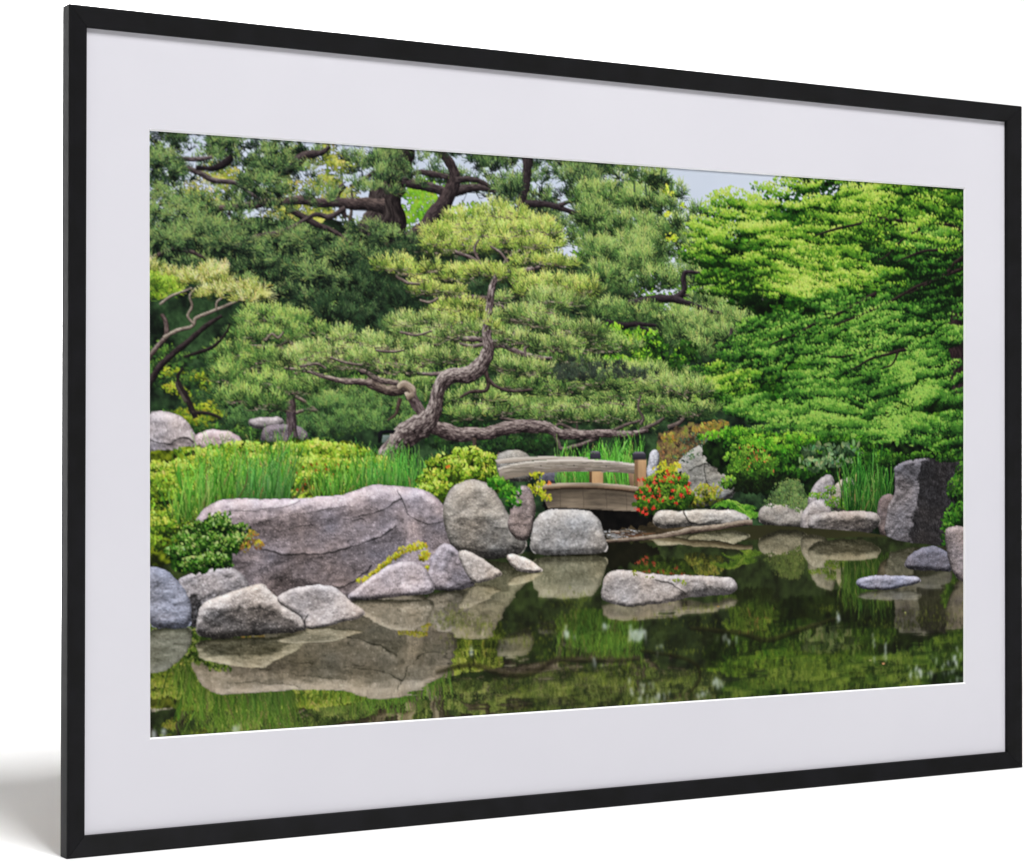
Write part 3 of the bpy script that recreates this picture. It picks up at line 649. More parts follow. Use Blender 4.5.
    def sprays(poly, n, rx, ry, tilt, cols, lift, r=1.25, dens=2.3, jit=.2, kind='star'):
        s = []
        for (x, y, a, b, t) in pads_in(poly, int(n*.8), rx, ry, 0., 0.): s.append((x, y, a*rng.uniform(.5, 1.5), b*rng.uniform(.7, 1.5), tilt*.8+rng.normal(0, jit)+.10*(fbm(np.array(x/60.), np.array(y/40.), 9, 2)-.5)*2, rng.normal(0, .10)))
        foliage(L, s, cols, kind, dens, leafr=r, contrast=.95, vary=.075, tint=.03, lift=lift+.02, big=1.2, shadow=.46)
    ML = [(20, 42, 14), (50, 92, 26), (86, 134, 40), (124, 166, 52), (156, 188, 72), (182, 204, 98)]
    MD = [(12, 28, 12), (30, 64, 24), (54, 100, 36), (78, 130, 48), (108, 156, 60), (146, 184, 84)]
    sprays([(684, 236), (700, 212), (724, 198), (765, 186), (786, 180), (800, 176), (975, 184), (975, 215), (880, 215), (790, 210), (730, 225), (706, 250), (694, 258)], 120, 15, 4.2, -.06, ML, .0)
    sprays([(702, 268), (706, 238), (770, 215), (860, 215), (970, 212), (975, 235), (900, 240), (850, 262), (780, 292), (730, 300), (708, 290)], 170, 16, 4.2, -.02, ML, .06)
    sprays([(870, 222), (915, 222), (915, 240), (870, 240)], 8, 12, 5, 0, [(6, 14, 6), (12, 28, 10), (26, 56, 18)], 0)
    sprays([(800, 300), (950, 290), (950, 345), (830, 350)], 16, 16, 4, -.3, [(8, 20, 8), (18, 42, 14), (36, 74, 26)], 0)
    sprays([(740, 290), (780, 292), (770, 312), (745, 312)], 7, 10, 5, 0, [(8, 20, 8), (18, 42, 14), (36, 74, 26)], 0)
    sprays([(720, 238), (740, 232), (735, 250), (715, 256)], 4, 9, 4, 0, [(8, 20, 8), (22, 50, 14), (46, 88, 26)], 0)
    sprays([(850, 235), (975, 225), (975, 262), (880, 268)], 46, 15, 4, .05, MD, -.08)
    sprays([(760, 268), (850, 246), (915, 268), (915, 288), (830, 290), (770, 300)], 70, 17, 3.8, .08, ML, .08)
    sprays([(715, 345), (760, 312), (850, 290), (975, 268), (975, 350), (880, 345), (800, 352), (740, 362)], 150, 18, 3.4, -.36, MD, -.05)
    sprays([(690, 372), (740, 350), (800, 345), (900, 350), (975, 352), (975, 390), (850, 392), (760, 400), (700, 400), (680, 390)], 125, 18, 4, -.22, MD, .08)
    sprays([(685, 385), (720, 362), (760, 356), (745, 390), (700, 402)], 34, 14, 4, -.2, ML, .06)
    sprays([(715, 405), (790, 390), (975, 388), (975, 440), (900, 448), (820, 440), (760, 428)], 125, 18, 4.4, -.06, MD, .06)
    sprays([(860, 430), (975, 420), (975, 470), (905, 462)], 40, 15, 5, .1, MD, -.02)
    for q in limbs: branch(L, [(a, b, w*.62) for a, b, w in q[0]]+[(q[0][-1][0]-9, q[0][-1][1]+4, .6)], dk, lt, .3, q[1])
    sprays([(720, 330), (800, 300), (960, 250), (960, 350), (800, 380), (740, 380)], 110, 13, 3, -.3, MD, .04, dens=1.6)
    sprays([(800, 215), (960, 210), (960, 250), (840, 250)], 50, 13, 3, .05, ML, .02, dens=1.6)
    b_ = blur(L.a, 1, 1); L.rgb[:] = np.where(L.a[..., None] > 0, .35*L.rgb+.65*blur(L.rgb, 1, 1)/np.maximum(b_, .2)[..., None], 0)
    L.done()

    # ---- the leaning pine
    L = Layer('pine_tree', 'leaning pine with twisted grey trunk and one long low limb over the footbridge', row((470, 549)))
    N1 = [(36, 48, 32), (72, 96, 54), (114, 142, 74), (152, 176, 94), (190, 204, 128)]
    N2 = [(40, 50, 32), (84, 104, 52), (132, 156, 66), (170, 190, 86), (204, 214, 122)]
    N0 = [(28, 42, 26), (60, 88, 48), (102, 134, 68), (144, 170, 88), (180, 198, 118)]
    tk, tl = (70, 58, 58), (178, 164, 158)
    # pads behind the trunk
    foliage(L, pads_in([(300, 365), (420, 345), (560, 330), (700, 370), (715, 425), (640, 432), (560, 425), (480, 420), (420, 410), (320, 420)], 80, 18, 8), N0, 'needle', 1.0, 9.5, 1.4, lift=-.22, contrast=1.2)
    foliage(L, [(360, 402, 40, 10), (330, 408, 24, 9), (385, 412, 28, 10, 0, -.02), (350, 420, 34, 9, 0, -.08), (400, 398, 22, 8), (410, 428, 20, 8, 0, -.1), (330, 430, 20, 8, 0, -.12), (380, 425, 24, 9, 0, -.08)], [(36, 52, 34), (66, 96, 56), (100, 136, 74), (130, 160, 88)], 'needle', 1.6, 7, 1.4)
    foliage(L, [(540, 402, 40, 11, 0, .04), (500, 408, 32, 9, 0, .03), (585, 400, 38, 12, 0, .05), (625, 395, 36, 12, 0, .06), (660, 402, 34, 12, 0, .06), (610, 415, 34, 9, 0, .05), (560, 415, 36, 8, 0, .05), (480, 396, 24, 8), (640, 375, 36, 10, 0, .02), (690, 410, 26, 10, 0, .04),
                (470, 414, 24, 6, 0, .05), (560, 385, 34, 10, 0, .0), (600, 380, 28, 9, 0, .0), (660, 385, 30, 10, 0, .05), (690, 390, 20, 9, 0, .05), (600, 345, 40, 8, 0, .02), (575, 338, 30, 8, 0, .04), (560, 360, 30, 8), (520, 385, 24, 8)], N0, 'needle', 1.5, 9.5, 1.4, contrast=1.25, shadow=.5, twigs=1)
    foliage(L, pads_in([(555, 360), (640, 360), (640, 385), (560, 385)], 12, 16, 6), [(34, 40, 36), (56, 66, 56), (84, 100, 78)], 'needle', 1.2, 6, 1.4, lift=-.05)
    # twigs through the low pads
    for k, p in enumerate(([(596, 438, 3), (615, 430, 3), (628, 424, 2.5), (640, 420, 2)], [(640, 395, 2), (638, 408, 2), (643, 418, 2.5), (640, 424, 2)], [(640, 430, 3), (655, 424, 3), (664, 418, 2)], [(668, 428, 4), (678, 423, 4), (684, 418, 2)], [(500, 418, 2), (520, 421, 2), (535, 419, 1.5)], [(555, 428, 3), (560, 424, 2.5), (575, 430, 3), (577, 424, 1.8)])):
        branch(L, p, (64, 56, 54), (140, 126, 118), .4, 80+k)
    # main trunk, limbs
    branch(L, [(552, 430, 4), (558, 442, 3.5), (562, 449, 3), (576, 446, 3), (592, 440, 2.5), (604, 433, 2)], (70, 60, 58), (160, 146, 140), .4, 97)
    branch(L, [(428, 424, 12), (444, 431, 14), (464, 436, 13), (486, 434, 12), (506, 428, 12), (528, 425, 12), (550, 430, 10), (575, 434, 9), (602, 434, 7), (632, 433, 5), (648, 431, 2)], tk, tl, .7, 90, 5)
    branch(L, [(425, 420, 8), (421, 412, 9), (413, 400, 10), (406, 389, 11)], tk, tl, .5, 91, 6)
    branch(L, [(408, 388, 10), (396, 391, 10), (384, 390, 9), (370, 384, 9), (366, 380, 8)], (54, 44, 42), (170, 154, 140), .5, 92)
    branch(L, [(372, 383, 6), (355, 382, 6), (340, 381, 5), (328, 377, 4), (306, 371, 3), (285, 368, 2)], tk, (196, 182, 168), .45, 93)
    branch(L, [(398, 384, 5), (385, 381, 5), (376, 378, 5), (366, 372, 4), (352, 367, 3), (342, 370, 2)], tk, (190, 176, 162), .45, 94)
    branch(L, [(406, 396, 9), (412, 392, 8), (404, 385, 7), (398, 388, 5)], (120, 104, 92), (214, 200, 180), .3, 95)
    branch(L, [(400, 398, 4), (398, 406, 3.5), (396, 414, 2.5), (388, 420, 1.5)], (60, 48, 44), (120, 104, 92), .4, 96)
    branch(L, [(382, 468, 20), (386, 455, 20), (398, 444, 20), (412, 433, 23), (425, 423, 22), (434, 410, 16), (438, 394, 13), (444, 382, 14), (456, 376, 15), (470, 372, 16), (482, 363, 15), (489, 350, 12), (487, 336, 9), (486, 320, 8), (489, 305, 7), (491, 292, 7), (495, 280, 5), (496, 272, 3)], tk, (190, 178, 172), .8, 98, 5)
    branch(L, [(478, 366, 4), (462, 370, 4), (448, 373, 4), (430, 374, 3), (412, 372, 2.5), (395, 370, 2)], tk, tl, .45, 99)
    branch(L, [(487, 340, 5), (474, 339, 4.5), (462, 338, 4), (454, 333, 3.5), (451, 326, 2.5)], tk, tl, .45, 100)
    branch(L, [(484, 344, 3.5), (470, 346, 3), (456, 342, 2)], tk, tl, .45, 101)
    branch(L, [(492, 345, 5), (504, 346, 4.5), (516, 352, 4.5), (528, 356, 4), (540, 358, 3.5), (552, 358, 2.5)], tk, tl, .45, 102)
    branch(L, [(490, 342, 4.5), (502, 341, 4), (512, 339, 3), (516, 330, 2.5)], tk, tl, .45, 103)
    branch(L, [(526, 356, 2.5), (525, 348, 2), (532, 346, 1.5)], tk, tl, .45, 104)
    branch(L, [(489, 299, 4.5), (474, 298, 4), (458, 298, 3.5), (440, 298, 3)], (52, 42, 42), (140, 126, 122), .45, 105)
    branch(L, [(491, 302, 3.5), (500, 306, 3), (511, 311, 2.5)], tk, tl, .45, 106)
    branch(L, [(484, 370, 5), (487, 378, 4.5), (488, 386, 4), (484, 391, 3.5), (470, 392, 3), (460, 397, 2)], (48, 38, 36), (110, 96, 90), .4, 107)
    branch(L, [(488, 380, 4), (496, 386, 3), (512, 391, 2), (530, 390, 1.5)], (56, 46, 44), (120, 106, 100), .4, 108)
    branch(L, [(475, 438, 3.5), (475, 450, 3.5), (478, 460, 3.2), (486, 464, 3), (495, 460, 2.5), (499, 452, 2)], (62, 50, 46), (122, 104, 92), .4, 109)
    # pads in front
    foliage(L, [(500, 212, 26, 9, 0, .04), (470, 222, 26, 10, 0, .02), (520, 226, 30, 12, 0, .04), (448, 236, 24, 10, 0, .02), (490, 234, 40, 11, 0, .03), (545, 240, 20, 10, 0, .08), (540, 230, 18, 10, 0, .1), (436, 248, 14, 8, 0, .1), (520, 245, 34, 8, 0, .05), (465, 247, 34, 8, 0, .0)], N2, 'needle', 1.5, 9.5, 1.4, contrast=1.3, shadow=.45, twigs=1)
    branch(L, [(455, 252, 2.5), (470, 258, 3), (484, 266, 3.5), (494, 270, 3.5), (506, 272, 4), (522, 270, 4), (538, 268, 3.5), (552, 266, 2.5)], (66, 54, 54), (188, 174, 166), .4, 110)
    for k, p in enumerate(([(480, 262, 2), (474, 250, 2), (478, 240, 1.5)], [(500, 270, 2.2), (508, 258, 2), (520, 250, 1.5)], [(508, 262, 2), (500, 252, 1.6), (490, 246, 1.4)], [(524, 268, 2), (520, 258, 1.8), (530, 252, 1.5)], [(486, 266, 2), (480, 270, 2), (470, 268, 1.4)])):
        branch(L, p, (80, 68, 66), (186, 172, 164), .4, 120+k)
    foliage(L, [(395, 266, 20, 8, 0, .1), (408, 272, 16, 6, 0, .04), (425, 276, 12, 6), (440, 290, 26, 7, 0, .06), (424, 289, 16, 6, 0, .06), (432, 268, 10, 6, 0, .05), (456, 276, 16, 7, 0, .1), (484, 272, 20, 6, 0, .08), (505, 276, 20, 7, 0, .02), (555, 262, 22, 6, 0, .06), (530, 262, 18, 5, 0, .04),
                (552, 285, 30, 8, 0, .08), (578, 292, 18, 8, 0, .1), (532, 290, 18, 9, 0, .0), (590, 288, 10, 8, 0, .06), (445, 308, 14, 6, 0, .14), (465, 307, 18, 6, 0, .1), (440, 316, 12, 5, 0, .16), (460, 320, 14, 5, 0, .12)], N2, 'needle', 1.6, 9.5, 1.4, contrast=1.2, shadow=.5, twigs=1)
    foliage(L, [(555, 300, 30, 8, 0, -.1), (545, 308, 20, 9, 0, -.12), (510, 318, 20, 6, 0, .02), (525, 314, 20, 8, 0, .06), (545, 322, 16, 8, 0, .05), (500, 298, 8, 5, 0, .1), (398, 322, 14, 7, 0, .1), (412, 330, 20, 6), (430, 322, 20, 6), (440, 335, 22, 6), (420, 342, 28, 6), (470, 330, 14, 6), (500, 330, 12, 5), (520, 340, 22, 7, 0, .0), (575, 330, 34, 8, 0, .02), (555, 345, 22, 8, 0, 0)], N1, 'needle', 1.5, 9.5, 1.4, contrast=1.2, shadow=.5, twigs=1)
    foliage(L, [(345, 335, 12, 6, 0, .05), (358, 342, 28, 7, 0, .06), (390, 346, 26, 7, 0, .05), (325, 350, 22, 7, 0, .05), (300, 358, 24, 8, 0, .08), (345, 356, 30, 7, 0, .06), (380, 358, 30, 7, 0, .05), (410, 362, 26, 7, 0, .06), (318, 366, 24, 6, 0, .05), (360, 366, 30, 5, 0, .04), (430, 358, 22, 7, 0, .04), (395, 370, 24, 5, 0, .04),
                (456, 358, 18, 6), (510, 366, 16, 6, 0, 0), (530, 370, 20, 7, 0, -.02)], N1, 'needle', 1.5, 9.5, 1.4, contrast=1.2, shadow=.5, twigs=1)
    for k, p in enumerate(([(330, 358, 2), (345, 362, 2), (362, 365, 1.5)], [(376, 350, 2), (392, 352, 2), (404, 350, 1.5)], [(300, 366, 2), (316, 364, 2), (326, 368, 1.5)], [(400, 332, 2), (416, 335, 2), (432, 331, 1.5)], [(396, 276, 2), (408, 283, 2.5), (420, 284, 2)], [(438, 298, 2), (430, 302, 2), (420, 300, 1.5)])):
        branch(L, p, (76, 66, 62), (176, 162, 150), .4, 130+k)
    branch(L, [(382, 468, 20), (386, 455, 20), (398, 444, 20), (412, 433, 23), (425, 423, 22), (434, 410, 16), (438, 394, 13), (444, 382, 14), (456, 376, 15), (470, 372, 16), (482, 363, 15), (489, 350, 12), (487, 336, 9), (486, 320, 8), (489, 305, 7), (491, 292, 7), (495, 280, 5), (496, 272, 3)], tk, (190, 178, 172), .8, 98, 5)
    foliage(L, [(498, 276, 9, 4, 0, .1), (480, 318, 6, 3, 0, 0), (492, 326, 6, 3, 0, 0)], N2, 'needle', 1.5, 9.5, 1.4)
    L.done()

    # ---- stones and things at the back of the bank
    L = Layer('boulder', 'pale rounded boulder at the left edge behind the hedge', row((170, 560)))
    rock(L, [(146, 411), (162, 411), (178, 414), (188, 422), (196, 434), (200, 448), (190, 462), (146, 466)], (172, 163, 166), 16, .7, seed=3, lo=.45, hi=1.2, facets=[([(150, 438), (178, 436), (196, 444), (190, 460), (150, 458)], -.10)], cracks=[(1.2, [(150, 440), (166, 444), (184, 437), (196, 444)])])
    L.done()
    L = Layer('boulder', 'low pinkish stone between the pale boulder and the hedge', row((215, 560)))
    rock(L, [(194, 434), (208, 429), (222, 430), (238, 435), (243, 443), (240, 452), (196, 454)], (170, 154, 156), 10, .7, seed=4)
    L.done()
    L = Layer('boulder', 'grey stones in the shade behind the small pine trunk', row((285, 560)))
    rock(L, [(248, 418), (262, 416), (280, 417), (286, 424), (268, 430), (250, 428)], (150, 142, 142), 8, .7, seed=5)
    rock(L, [(262, 428), (275, 424), (296, 425), (308, 430), (310, 444), (262, 446)], (116, 108, 114), 8, .9, seed=6)
    L.done()
    # trunk of the small pine again in front of the stones
    L = Layer('pine_trunk', 'grey foot of the small pine trunk in front of the stones', row((292, 560)), refl=False)
    branch(L, [(294, 446, 12), (293, 430, 10), (291.6, 412, 9)], (58, 48, 52), (146, 132, 132), .5, 141, 6); L.done()
    L = Layer('garden_lamp', 'small black garden lamp beside the foot of the leaning pine', row((386, 560)), refl=False)
    box_poly(L, [(378, 433), (381, 430), (396, 430), (394, 434), (383, 434), (381, 443), (378, 443)], (28, 30, 34), (12, 13, 16), .03)
    box_poly(L, [(383, 435), (391, 435), (386, 442), (382, 443)], (120, 132, 128), (90, 104, 98), .05)
    L.done()

    # ---- hedge and irises on the left bank
    A1 = [(30, 46, 14), (76, 106, 28), (124, 156, 44), (166, 190, 66), (200, 214, 106)]
    L = Layer('azalea_hedge', 'yellow green clipped azalea hedge along the left bank', row((280, 575)))
    fill(L, [(146, 452), (200, 448), (250, 442), (330, 440), (370, 446), (400, 470), (400, 500), (300, 540), (100, 600), (100, 452)], [(30, 36, 12), (62, 74, 18), (104, 118, 28), (140, 150, 40)], 14, 12, hi=.9)
    foliage(L, pads_in([(146, 462), (200, 455), (290, 446), (345, 446), (378, 456), (400, 472), (395, 492), (300, 500), (200, 520), (146, 548)], 130, 15, 8), A1, 'oval', .95, leafr=1.9, vary=.15, lift=.04)
    foliage(L, [(320, 448, 28, 7, 0, .12), (280, 448, 28, 6, 0, .12), (240, 447, 24, 6, 0, .12), (350, 452, 22, 7, 0, .14), (340, 466, 28, 8, 0, .0), (300, 464, 26, 8, 0, .1), (205, 456, 20, 6, 0, .1), (175, 470, 22, 8, 0, .08), (160, 482, 18, 9, 0, .1), (330, 490, 26, 7, 0, .08), (310, 478, 22, 7, 0, -.02)], A1, 'oval', 1.4, leafr=1.9, vary=.15)
    foliage(L, [(156, 505, 12, 7, 0, -.22), (168, 500, 12, 6, 0, -.3), (158, 528, 12, 9, 0, -.25), (172, 530, 12, 10, 0, -.28), (154, 545, 12, 8, 0, -.2), (300, 485, 10, 7, 0, -.25), (162, 492, 10, 4, 0, -.25), (185, 452, 12, 4, 0, -.25)], A1, 'oval', 1.3, leafr=1.9)
    k = 60; x = rng.uniform(280, 340, k); y = rng.uniform(462, 494, k); q = P(np.c_[x, y])
    leaves(L, q[:, 0], q[:, 1], rng.uniform(2, 4, k), rng.uniform(0, 6, k), pal(rng.uniform(0, 1, k), [(120, 70, 30), (176, 100, 50)]), 'round')
    L.done()
    I1 = [(34, 78, 20), (80, 142, 44), (126, 184, 72), (172, 212, 112)]
    L = Layer('iris', 'tall green iris blades behind the large boulder', row((230, 590)))
    blades(L, [(176, 520), (210, 508), (250, 502), (285, 500)], 420, 60, I1, .05, 1.5, .22)
    blades(L, [(240, 502), (290, 500)], 170, 56, [(44, 92, 34), (88, 150, 66), (140, 190, 110)], .12, 1.4, .2)
    L.done()
    L = Layer('iris', 'green iris blades at the foot of the leaning pine', row((400, 580)))
    blades(L, [(318, 497), (360, 490), (430, 492)], 330, 36, I1, .02, 1.4, .26)
    blades(L, [(365, 490), (445, 494)], 240, 40, [(40, 96, 40), (92, 162, 66), (150, 204, 100)], .04, 1.4, .16)
    L.done()
    L = Layer('azalea_shrub', 'round yellow green azalea beside the footbridge', row((470, 560)))
    fill(L, [(420, 472), (440, 456), (470, 448), (492, 452), (508, 472), (505, 494), (470, 500), (425, 505)], [(24, 34, 12), (54, 72, 18), (90, 112, 28)], 12, 15)
    foliage(L, [(445, 462, 18, 8, 0, .1), (470, 454, 20, 7, 0, .16), (488, 460, 15, 8, 0, .12), (458, 472, 22, 8, 0, .04), (482, 474, 20, 8, 0, -.02), (498, 474, 10, 9, 0, .02), (430, 478, 16, 9, 0, .1), (440, 490, 18, 9, 0, .04), (470, 486, 18, 6, 0, -.15), (496, 486, 10, 6, 0, -.05), (425, 492, 12, 9, 0, .08), (455, 464, 12, 6, 0, .16)], A1, 'oval', 1.8, leafr=1.6, vary=.18, lift=-.12)
    q = P([(449, 466), (447, 467)]); leaves(L, q[:, 0], q[:, 1], np.array([4., 4.]), np.zeros(2), np.array([[.82, .46, .2]]*2), 'round')
    L.done()
    L = Layer('boulder', 'grey stone partly hidden behind the footbridge', row((520, 555)))
    rock(L, [(495, 456), (505, 450), (522, 450), (530, 458), (535, 470), (530, 484), (500, 480)], (130, 128, 124), 9, .7, seed=8)
    rock(L, [(540, 474), (552, 470), (566, 474), (572, 485), (538, 486)], (84, 84, 96), 8, .8, seed=9)
    L.done()
    L = Layer('iris', 'bright green iris clump seen behind and through the footbridge', row((595, 552)))
    blades(L, [(562, 488), (600, 490), (632, 490)], 420, 50, [(38, 92, 30), (78, 148, 50), (116, 184, 74), (150, 206, 100)], .02, 1.5, .14)
    L.done()

    # ---- right bank shrubs
    L = Layer('azalea_shrub', 'orange and brown leaved shrub above the white marker stone', row((690, 550)), refl=False)
    fill(L, [(652, 452), (662, 432), (690, 422), (728, 420), (728, 440), (690, 462), (662, 490), (655, 480)], [(52, 44, 34), (92, 76, 58), (126, 108, 70), (120, 136, 56)], 10, 21)
    foliage(L, [(676, 450, 18, 14, -.3, -.05), (668, 465, 12, 12, 0, -.05), (690, 438, 16, 7, -.2, .0)], [(58, 46, 38), (98, 80, 58), (136, 112, 76), (140, 138, 70)], 'oval', 1.3, leafr=1.4)
    foliage(L, [(706, 428, 16, 5, -.1, .1), (716, 424, 12, 4), (668, 438, 8, 6)], [(84, 92, 36), (128, 122, 50), (164, 126, 66), (176, 164, 82)], 'oval', 1.3, leafr=1.6)
    L.done()
    L = Layer('boulder', 'pale cracked rock face behind the red azalea', row((700, 552)), refl=False)
    rock(L, [(664, 495), (674, 468), (688, 450), (704, 443), (722, 445), (738, 456), (744, 476), (734, 498), (705, 508), (680, 502)], (138, 136, 130), 12, .9, seed=11, cracks=[(1.2, [(690, 470), (704, 464), (716, 468)]), (1., [(704, 464), (706, 480), (712, 490)])])
    foliage(L, [(700, 440, 22, 8, 0, -.1), (686, 456, 12, 8, 0, -.1), (715, 446, 16, 7, 0, .0)], [(50, 70, 54), (84, 108, 84), (110, 140, 90)], 'oval', .7, leafr=1.3)
    L.done()
    L = Layer('shrub', 'dark undergrowth beneath the maple on the right bank', row((800, 548)))
    fill(L, [(700, 440), (760, 432), (850, 440), (966, 450), (966, 545), (880, 540), (830, 500), (760, 500), (700, 460)], [(8, 14, 8), (16, 30, 14), (30, 52, 20), (48, 78, 30)], 16, 22, hi=.8)
    foliage(L, pads_in([(735, 432), (860, 440), (890, 460), (800, 475), (740, 460)], 40, 14, 7), [(10, 22, 10), (26, 56, 18), (56, 104, 30), (100, 150, 48)], 'oval', 1, leafr=1.9)
    foliage(L, [(820, 452, 18, 10), (812, 466, 16, 8), (836, 462, 16, 9), (850, 450, 14, 8)], [(14, 24, 16), (48, 72, 44), (96, 124, 84), (140, 160, 116)], 'oval', .7, leafr=2.4)
    foliage(L, [(776, 446, 18, 8, 0, .1), (756, 440, 18, 7, 0, .1), (800, 438, 18, 7, 0, .12), (715, 436, 18, 6, 0, .1), (735, 432, 18, 6, 0, .05)], [(20, 44, 14), (60, 116, 28), (110, 168, 46), (150, 192, 66)], 'star', 1.2, leafr=2.2)
    L.done()
    L = Layer('azalea_shrub', 'broad green azalea mound with reddish new leaves on the right bank', row((742, 540)))
    foliage(L, [(750, 486, 24, 10, 0, -.28), (738, 482, 14, 8, 0, -.2), (762, 478, 18, 10, 0, -.2)], [(16, 24, 12), (36, 56, 22), (60, 90, 34)], 'oval', 1.5, leafr=1.7)
    foliage(L, [(742, 472, 18, 8, 0, -.05), (758, 472, 18, 8, 0, -.08), (726, 482, 8, 7, 0, .05), (750, 464, 24, 8, 0, .05), (738, 457, 16, 7, 0, .12), (752, 454, 16, 6, 0, .1), (765, 462, 14, 7, 0, .02), (738, 448, 12, 4, 0, .12)], [(22, 36, 16), (56, 92, 30), (100, 146, 46), (146, 182, 70)], 'oval', 1.6, leafr=1.7)
    k = 26; q = P(np.c_[rng.normal(755, 8, k), rng.normal(458, 5, k)]); leaves(L, q[:, 0], q[:, 1], rng.uniform(2, 4, k), rng.uniform(0, 6, k), pal(rng.uniform(0, 1, k), [(150, 84, 50), (200, 140, 80)]), 'oval')
    L.done()
    L = Layer('juniper_shrub', 'small yellow green shrub right of the red azalea', row((702, 530)))
    foliage(L, [(700, 497, 16, 8, 0, .0), (708, 490, 14, 7, 0, .1), (694, 503, 14, 7, 0, -.1), (714, 500, 10, 7, 0, -.1)], [(34, 40, 14), (84, 94, 30), (140, 146, 50), (176, 172, 70)], 'oval', 1.7, leafr=1.5)
    L.done()
    L = Layer('marker_stone', 'white upright stone beside the bridge post', row((652, 540)), refl=False)
    rock(L, [(647, 478), (648, 455), (652, 449), (658, 450), (659, 462), (657, 480), (650, 484)], (172, 170, 174), 6, .7, seed=13)
    L.done()

    L = Layer('stream', 'narrow dark stream running out from under the footbridge', None)
    fill(L, [(560, 556), (578, 532), (612, 519), (655, 520), (700, 526), (700, 536), (650, 544), (606, 548)], [(22, 19, 12), (44, 38, 26), (70, 60, 44), (92, 80, 60)], 22, 26, stretch=3, sm=1, rag=6)
    n = 120; q = P(np.c_[rng.normal(618, 11, n), rng.normal(533, 2.6, n)]); ln = rng.uniform(4, 20, n); cc = pal(rng.uniform(0, 1, n), [(40, 36, 30), (104, 98, 92), (170, 172, 178), (206, 208, 212)])
    strokes(L, q[:, 0]-ln, q[:, 1]+rng.normal(0, 2, n), q[:, 0]+ln, q[:, 1], 1.8, cc, cc)
    n = 60; q = P(np.c_[rng.normal(640, 16, n), rng.normal(536, 2.4, n)]); ln = rng.uniform(6, 24, n); cc = pal(rng.uniform(0, 1, n), [(60, 40, 26), (110, 78, 56), (140, 112, 86)])
    strokes(L, q[:, 0]-ln, q[:, 1], q[:, 0]+ln, q[:, 1], 1.6, cc, cc)
    L.done()
    # ---- the footbridge
    L = Layer('dark_gap', 'black shadow in the opening under the footbridge', row((595, 535)))
    fill(L, [(540, 500), (640, 503), (662, 512), (656, 523), (620, 530), (580, 534), (545, 512)], [(6, 6, 6), (12, 11, 10), (20, 18, 16)], 20, 25, sm=1)
    L.done()
    L = Layer('footbridge', 'arched weathered timber footbridge with capped posts', row((590, 537)), refl=False)
    box_poly(L, [(495, 460), (512, 457.5), (541, 456.4), (570, 456.5), (588, 457.5), (588, 461), (541, 459.6), (515, 462), (498, 464)], (205, 196, 186), (160, 148, 136), .06, 1)
    box_poly(L, [(592, 470), (603, 470), (603, 485), (592, 484.5)], (196, 160, 120), (178, 142, 106), .08, 2, 8, 40)
    box_poly(L, [(589, 470), (592, 470), (592, 484), (589, 484)], (110, 84, 60), (90, 70, 50), .08, 2, 8, 40)
    box_poly(L, [(628, 473), (634, 473), (634, 486), (630, 486)], (150, 124, 100), (120, 98, 78), .08, 2, 8, 40)
    box_poly(L, [(590, 453), (600.5, 453), (601, 459), (590, 459)], (70, 68, 76), (52, 50, 58), .05, 3)
    box_poly(L, [(590, 452.8), (592, 451), (598, 451), (600.5, 453)], (120, 116, 124), (96, 92, 100), .05, 3)
    # near rail, curved, with a lighter top edge
    rt = [(498, 468), (510, 464.5), (525, 461.8), (541, 460.2), (560, 459.4), (580, 459.2), (601, 460), (620, 461.8), (637, 464)]
    rb = [(637, 474), (620, 472.6), (600, 471.6), (580, 471.4), (560, 472), (541, 473.4), (525, 475.4), (510, 478.6), (500, 481)]
    box_poly(L, rt+rb, (166, 157, 146), (116, 106, 95), .17, 4, 70, 3)
    box_poly(L, rt+[(x, y+2.2) for x, y in rt[::-1]], (214, 206, 196), (196, 186, 174), .05, 5, 60, 3)
    # deck edge and the beam below it
    dt = [(534, 486), (547, 484), (562, 482.8), (580, 482.6), (600, 483), (620, 484.4), (640, 487)]
    box_poly(L, [(540, 491)]+[(x, y+5) for x, y in dt[1:]]+[(636, 511), (615, 510.4), (590, 509), (565, 507.5), (548, 508)], (84, 75, 64), (124, 112, 98), .2, 6, 70, 5)
    box_poly(L, dt+[(x, y+5.4) for x, y in dt[::-1]], (190, 176, 156), (98, 78, 60), .16, 7, 60, 3)
    box_poly(L, [(x, y+5.0) for x, y in dt]+[(x, y+6.6) for x, y in dt[::-1]], (48, 38, 30), (60, 48, 38), .08, 8)
    for bx, by in ((560, 495), (583, 494), (606, 495), (626, 497)):          # plank seams and rust runs on the beam
        a = P([(bx, by-6), (bx+.4, by+13)]); strokes(L, a[:1, 0], a[:1, 1], a[1:, 0], a[1:, 1], 1.6, np.array([[.24, .21, .18]]), np.array([[.30, .26, .22]]))
    k = 60; q = P(np.c_[rng.uniform(512, 634, k), rng.uniform(462, 472, k)]); ln = rng.uniform(8, 40, k); cc = pal(rng.uniform(0, 1, k), [(96, 88, 78), (150, 142, 132), (186, 178, 168)])
    strokes(L, q[:, 0]-ln, q[:, 1]+ln*.02, q[:, 0]+ln, q[:, 1], 1.2, cc, cc)
    for bx, by in ((541, 466), (574, 465), (606, 466)):
        a = P([(bx, by)]); leaves(L, a[:, 0], a[:, 1], np.array([2.2]), np.zeros(1), np.array([[.2, .18, .17]]), 'round')
    # end post with its dark cap
    box_poly(L, [(634.5, 459), (646.5, 459), (646, 485), (642, 488), (634.5, 486)], (186, 152, 116), (160, 128, 96), .08, 9, 8, 40)
    box_poly(L, [(634.5, 459), (638, 459), (638, 487), (634.5, 486)], (140, 112, 86), (116, 92, 70), .08, 9, 8, 40)
    box_poly(L, [(632.5, 454), (645.5, 454), (646, 459.6), (632.5, 459.6)], (66, 64, 72), (44, 42, 48), .05, 10)
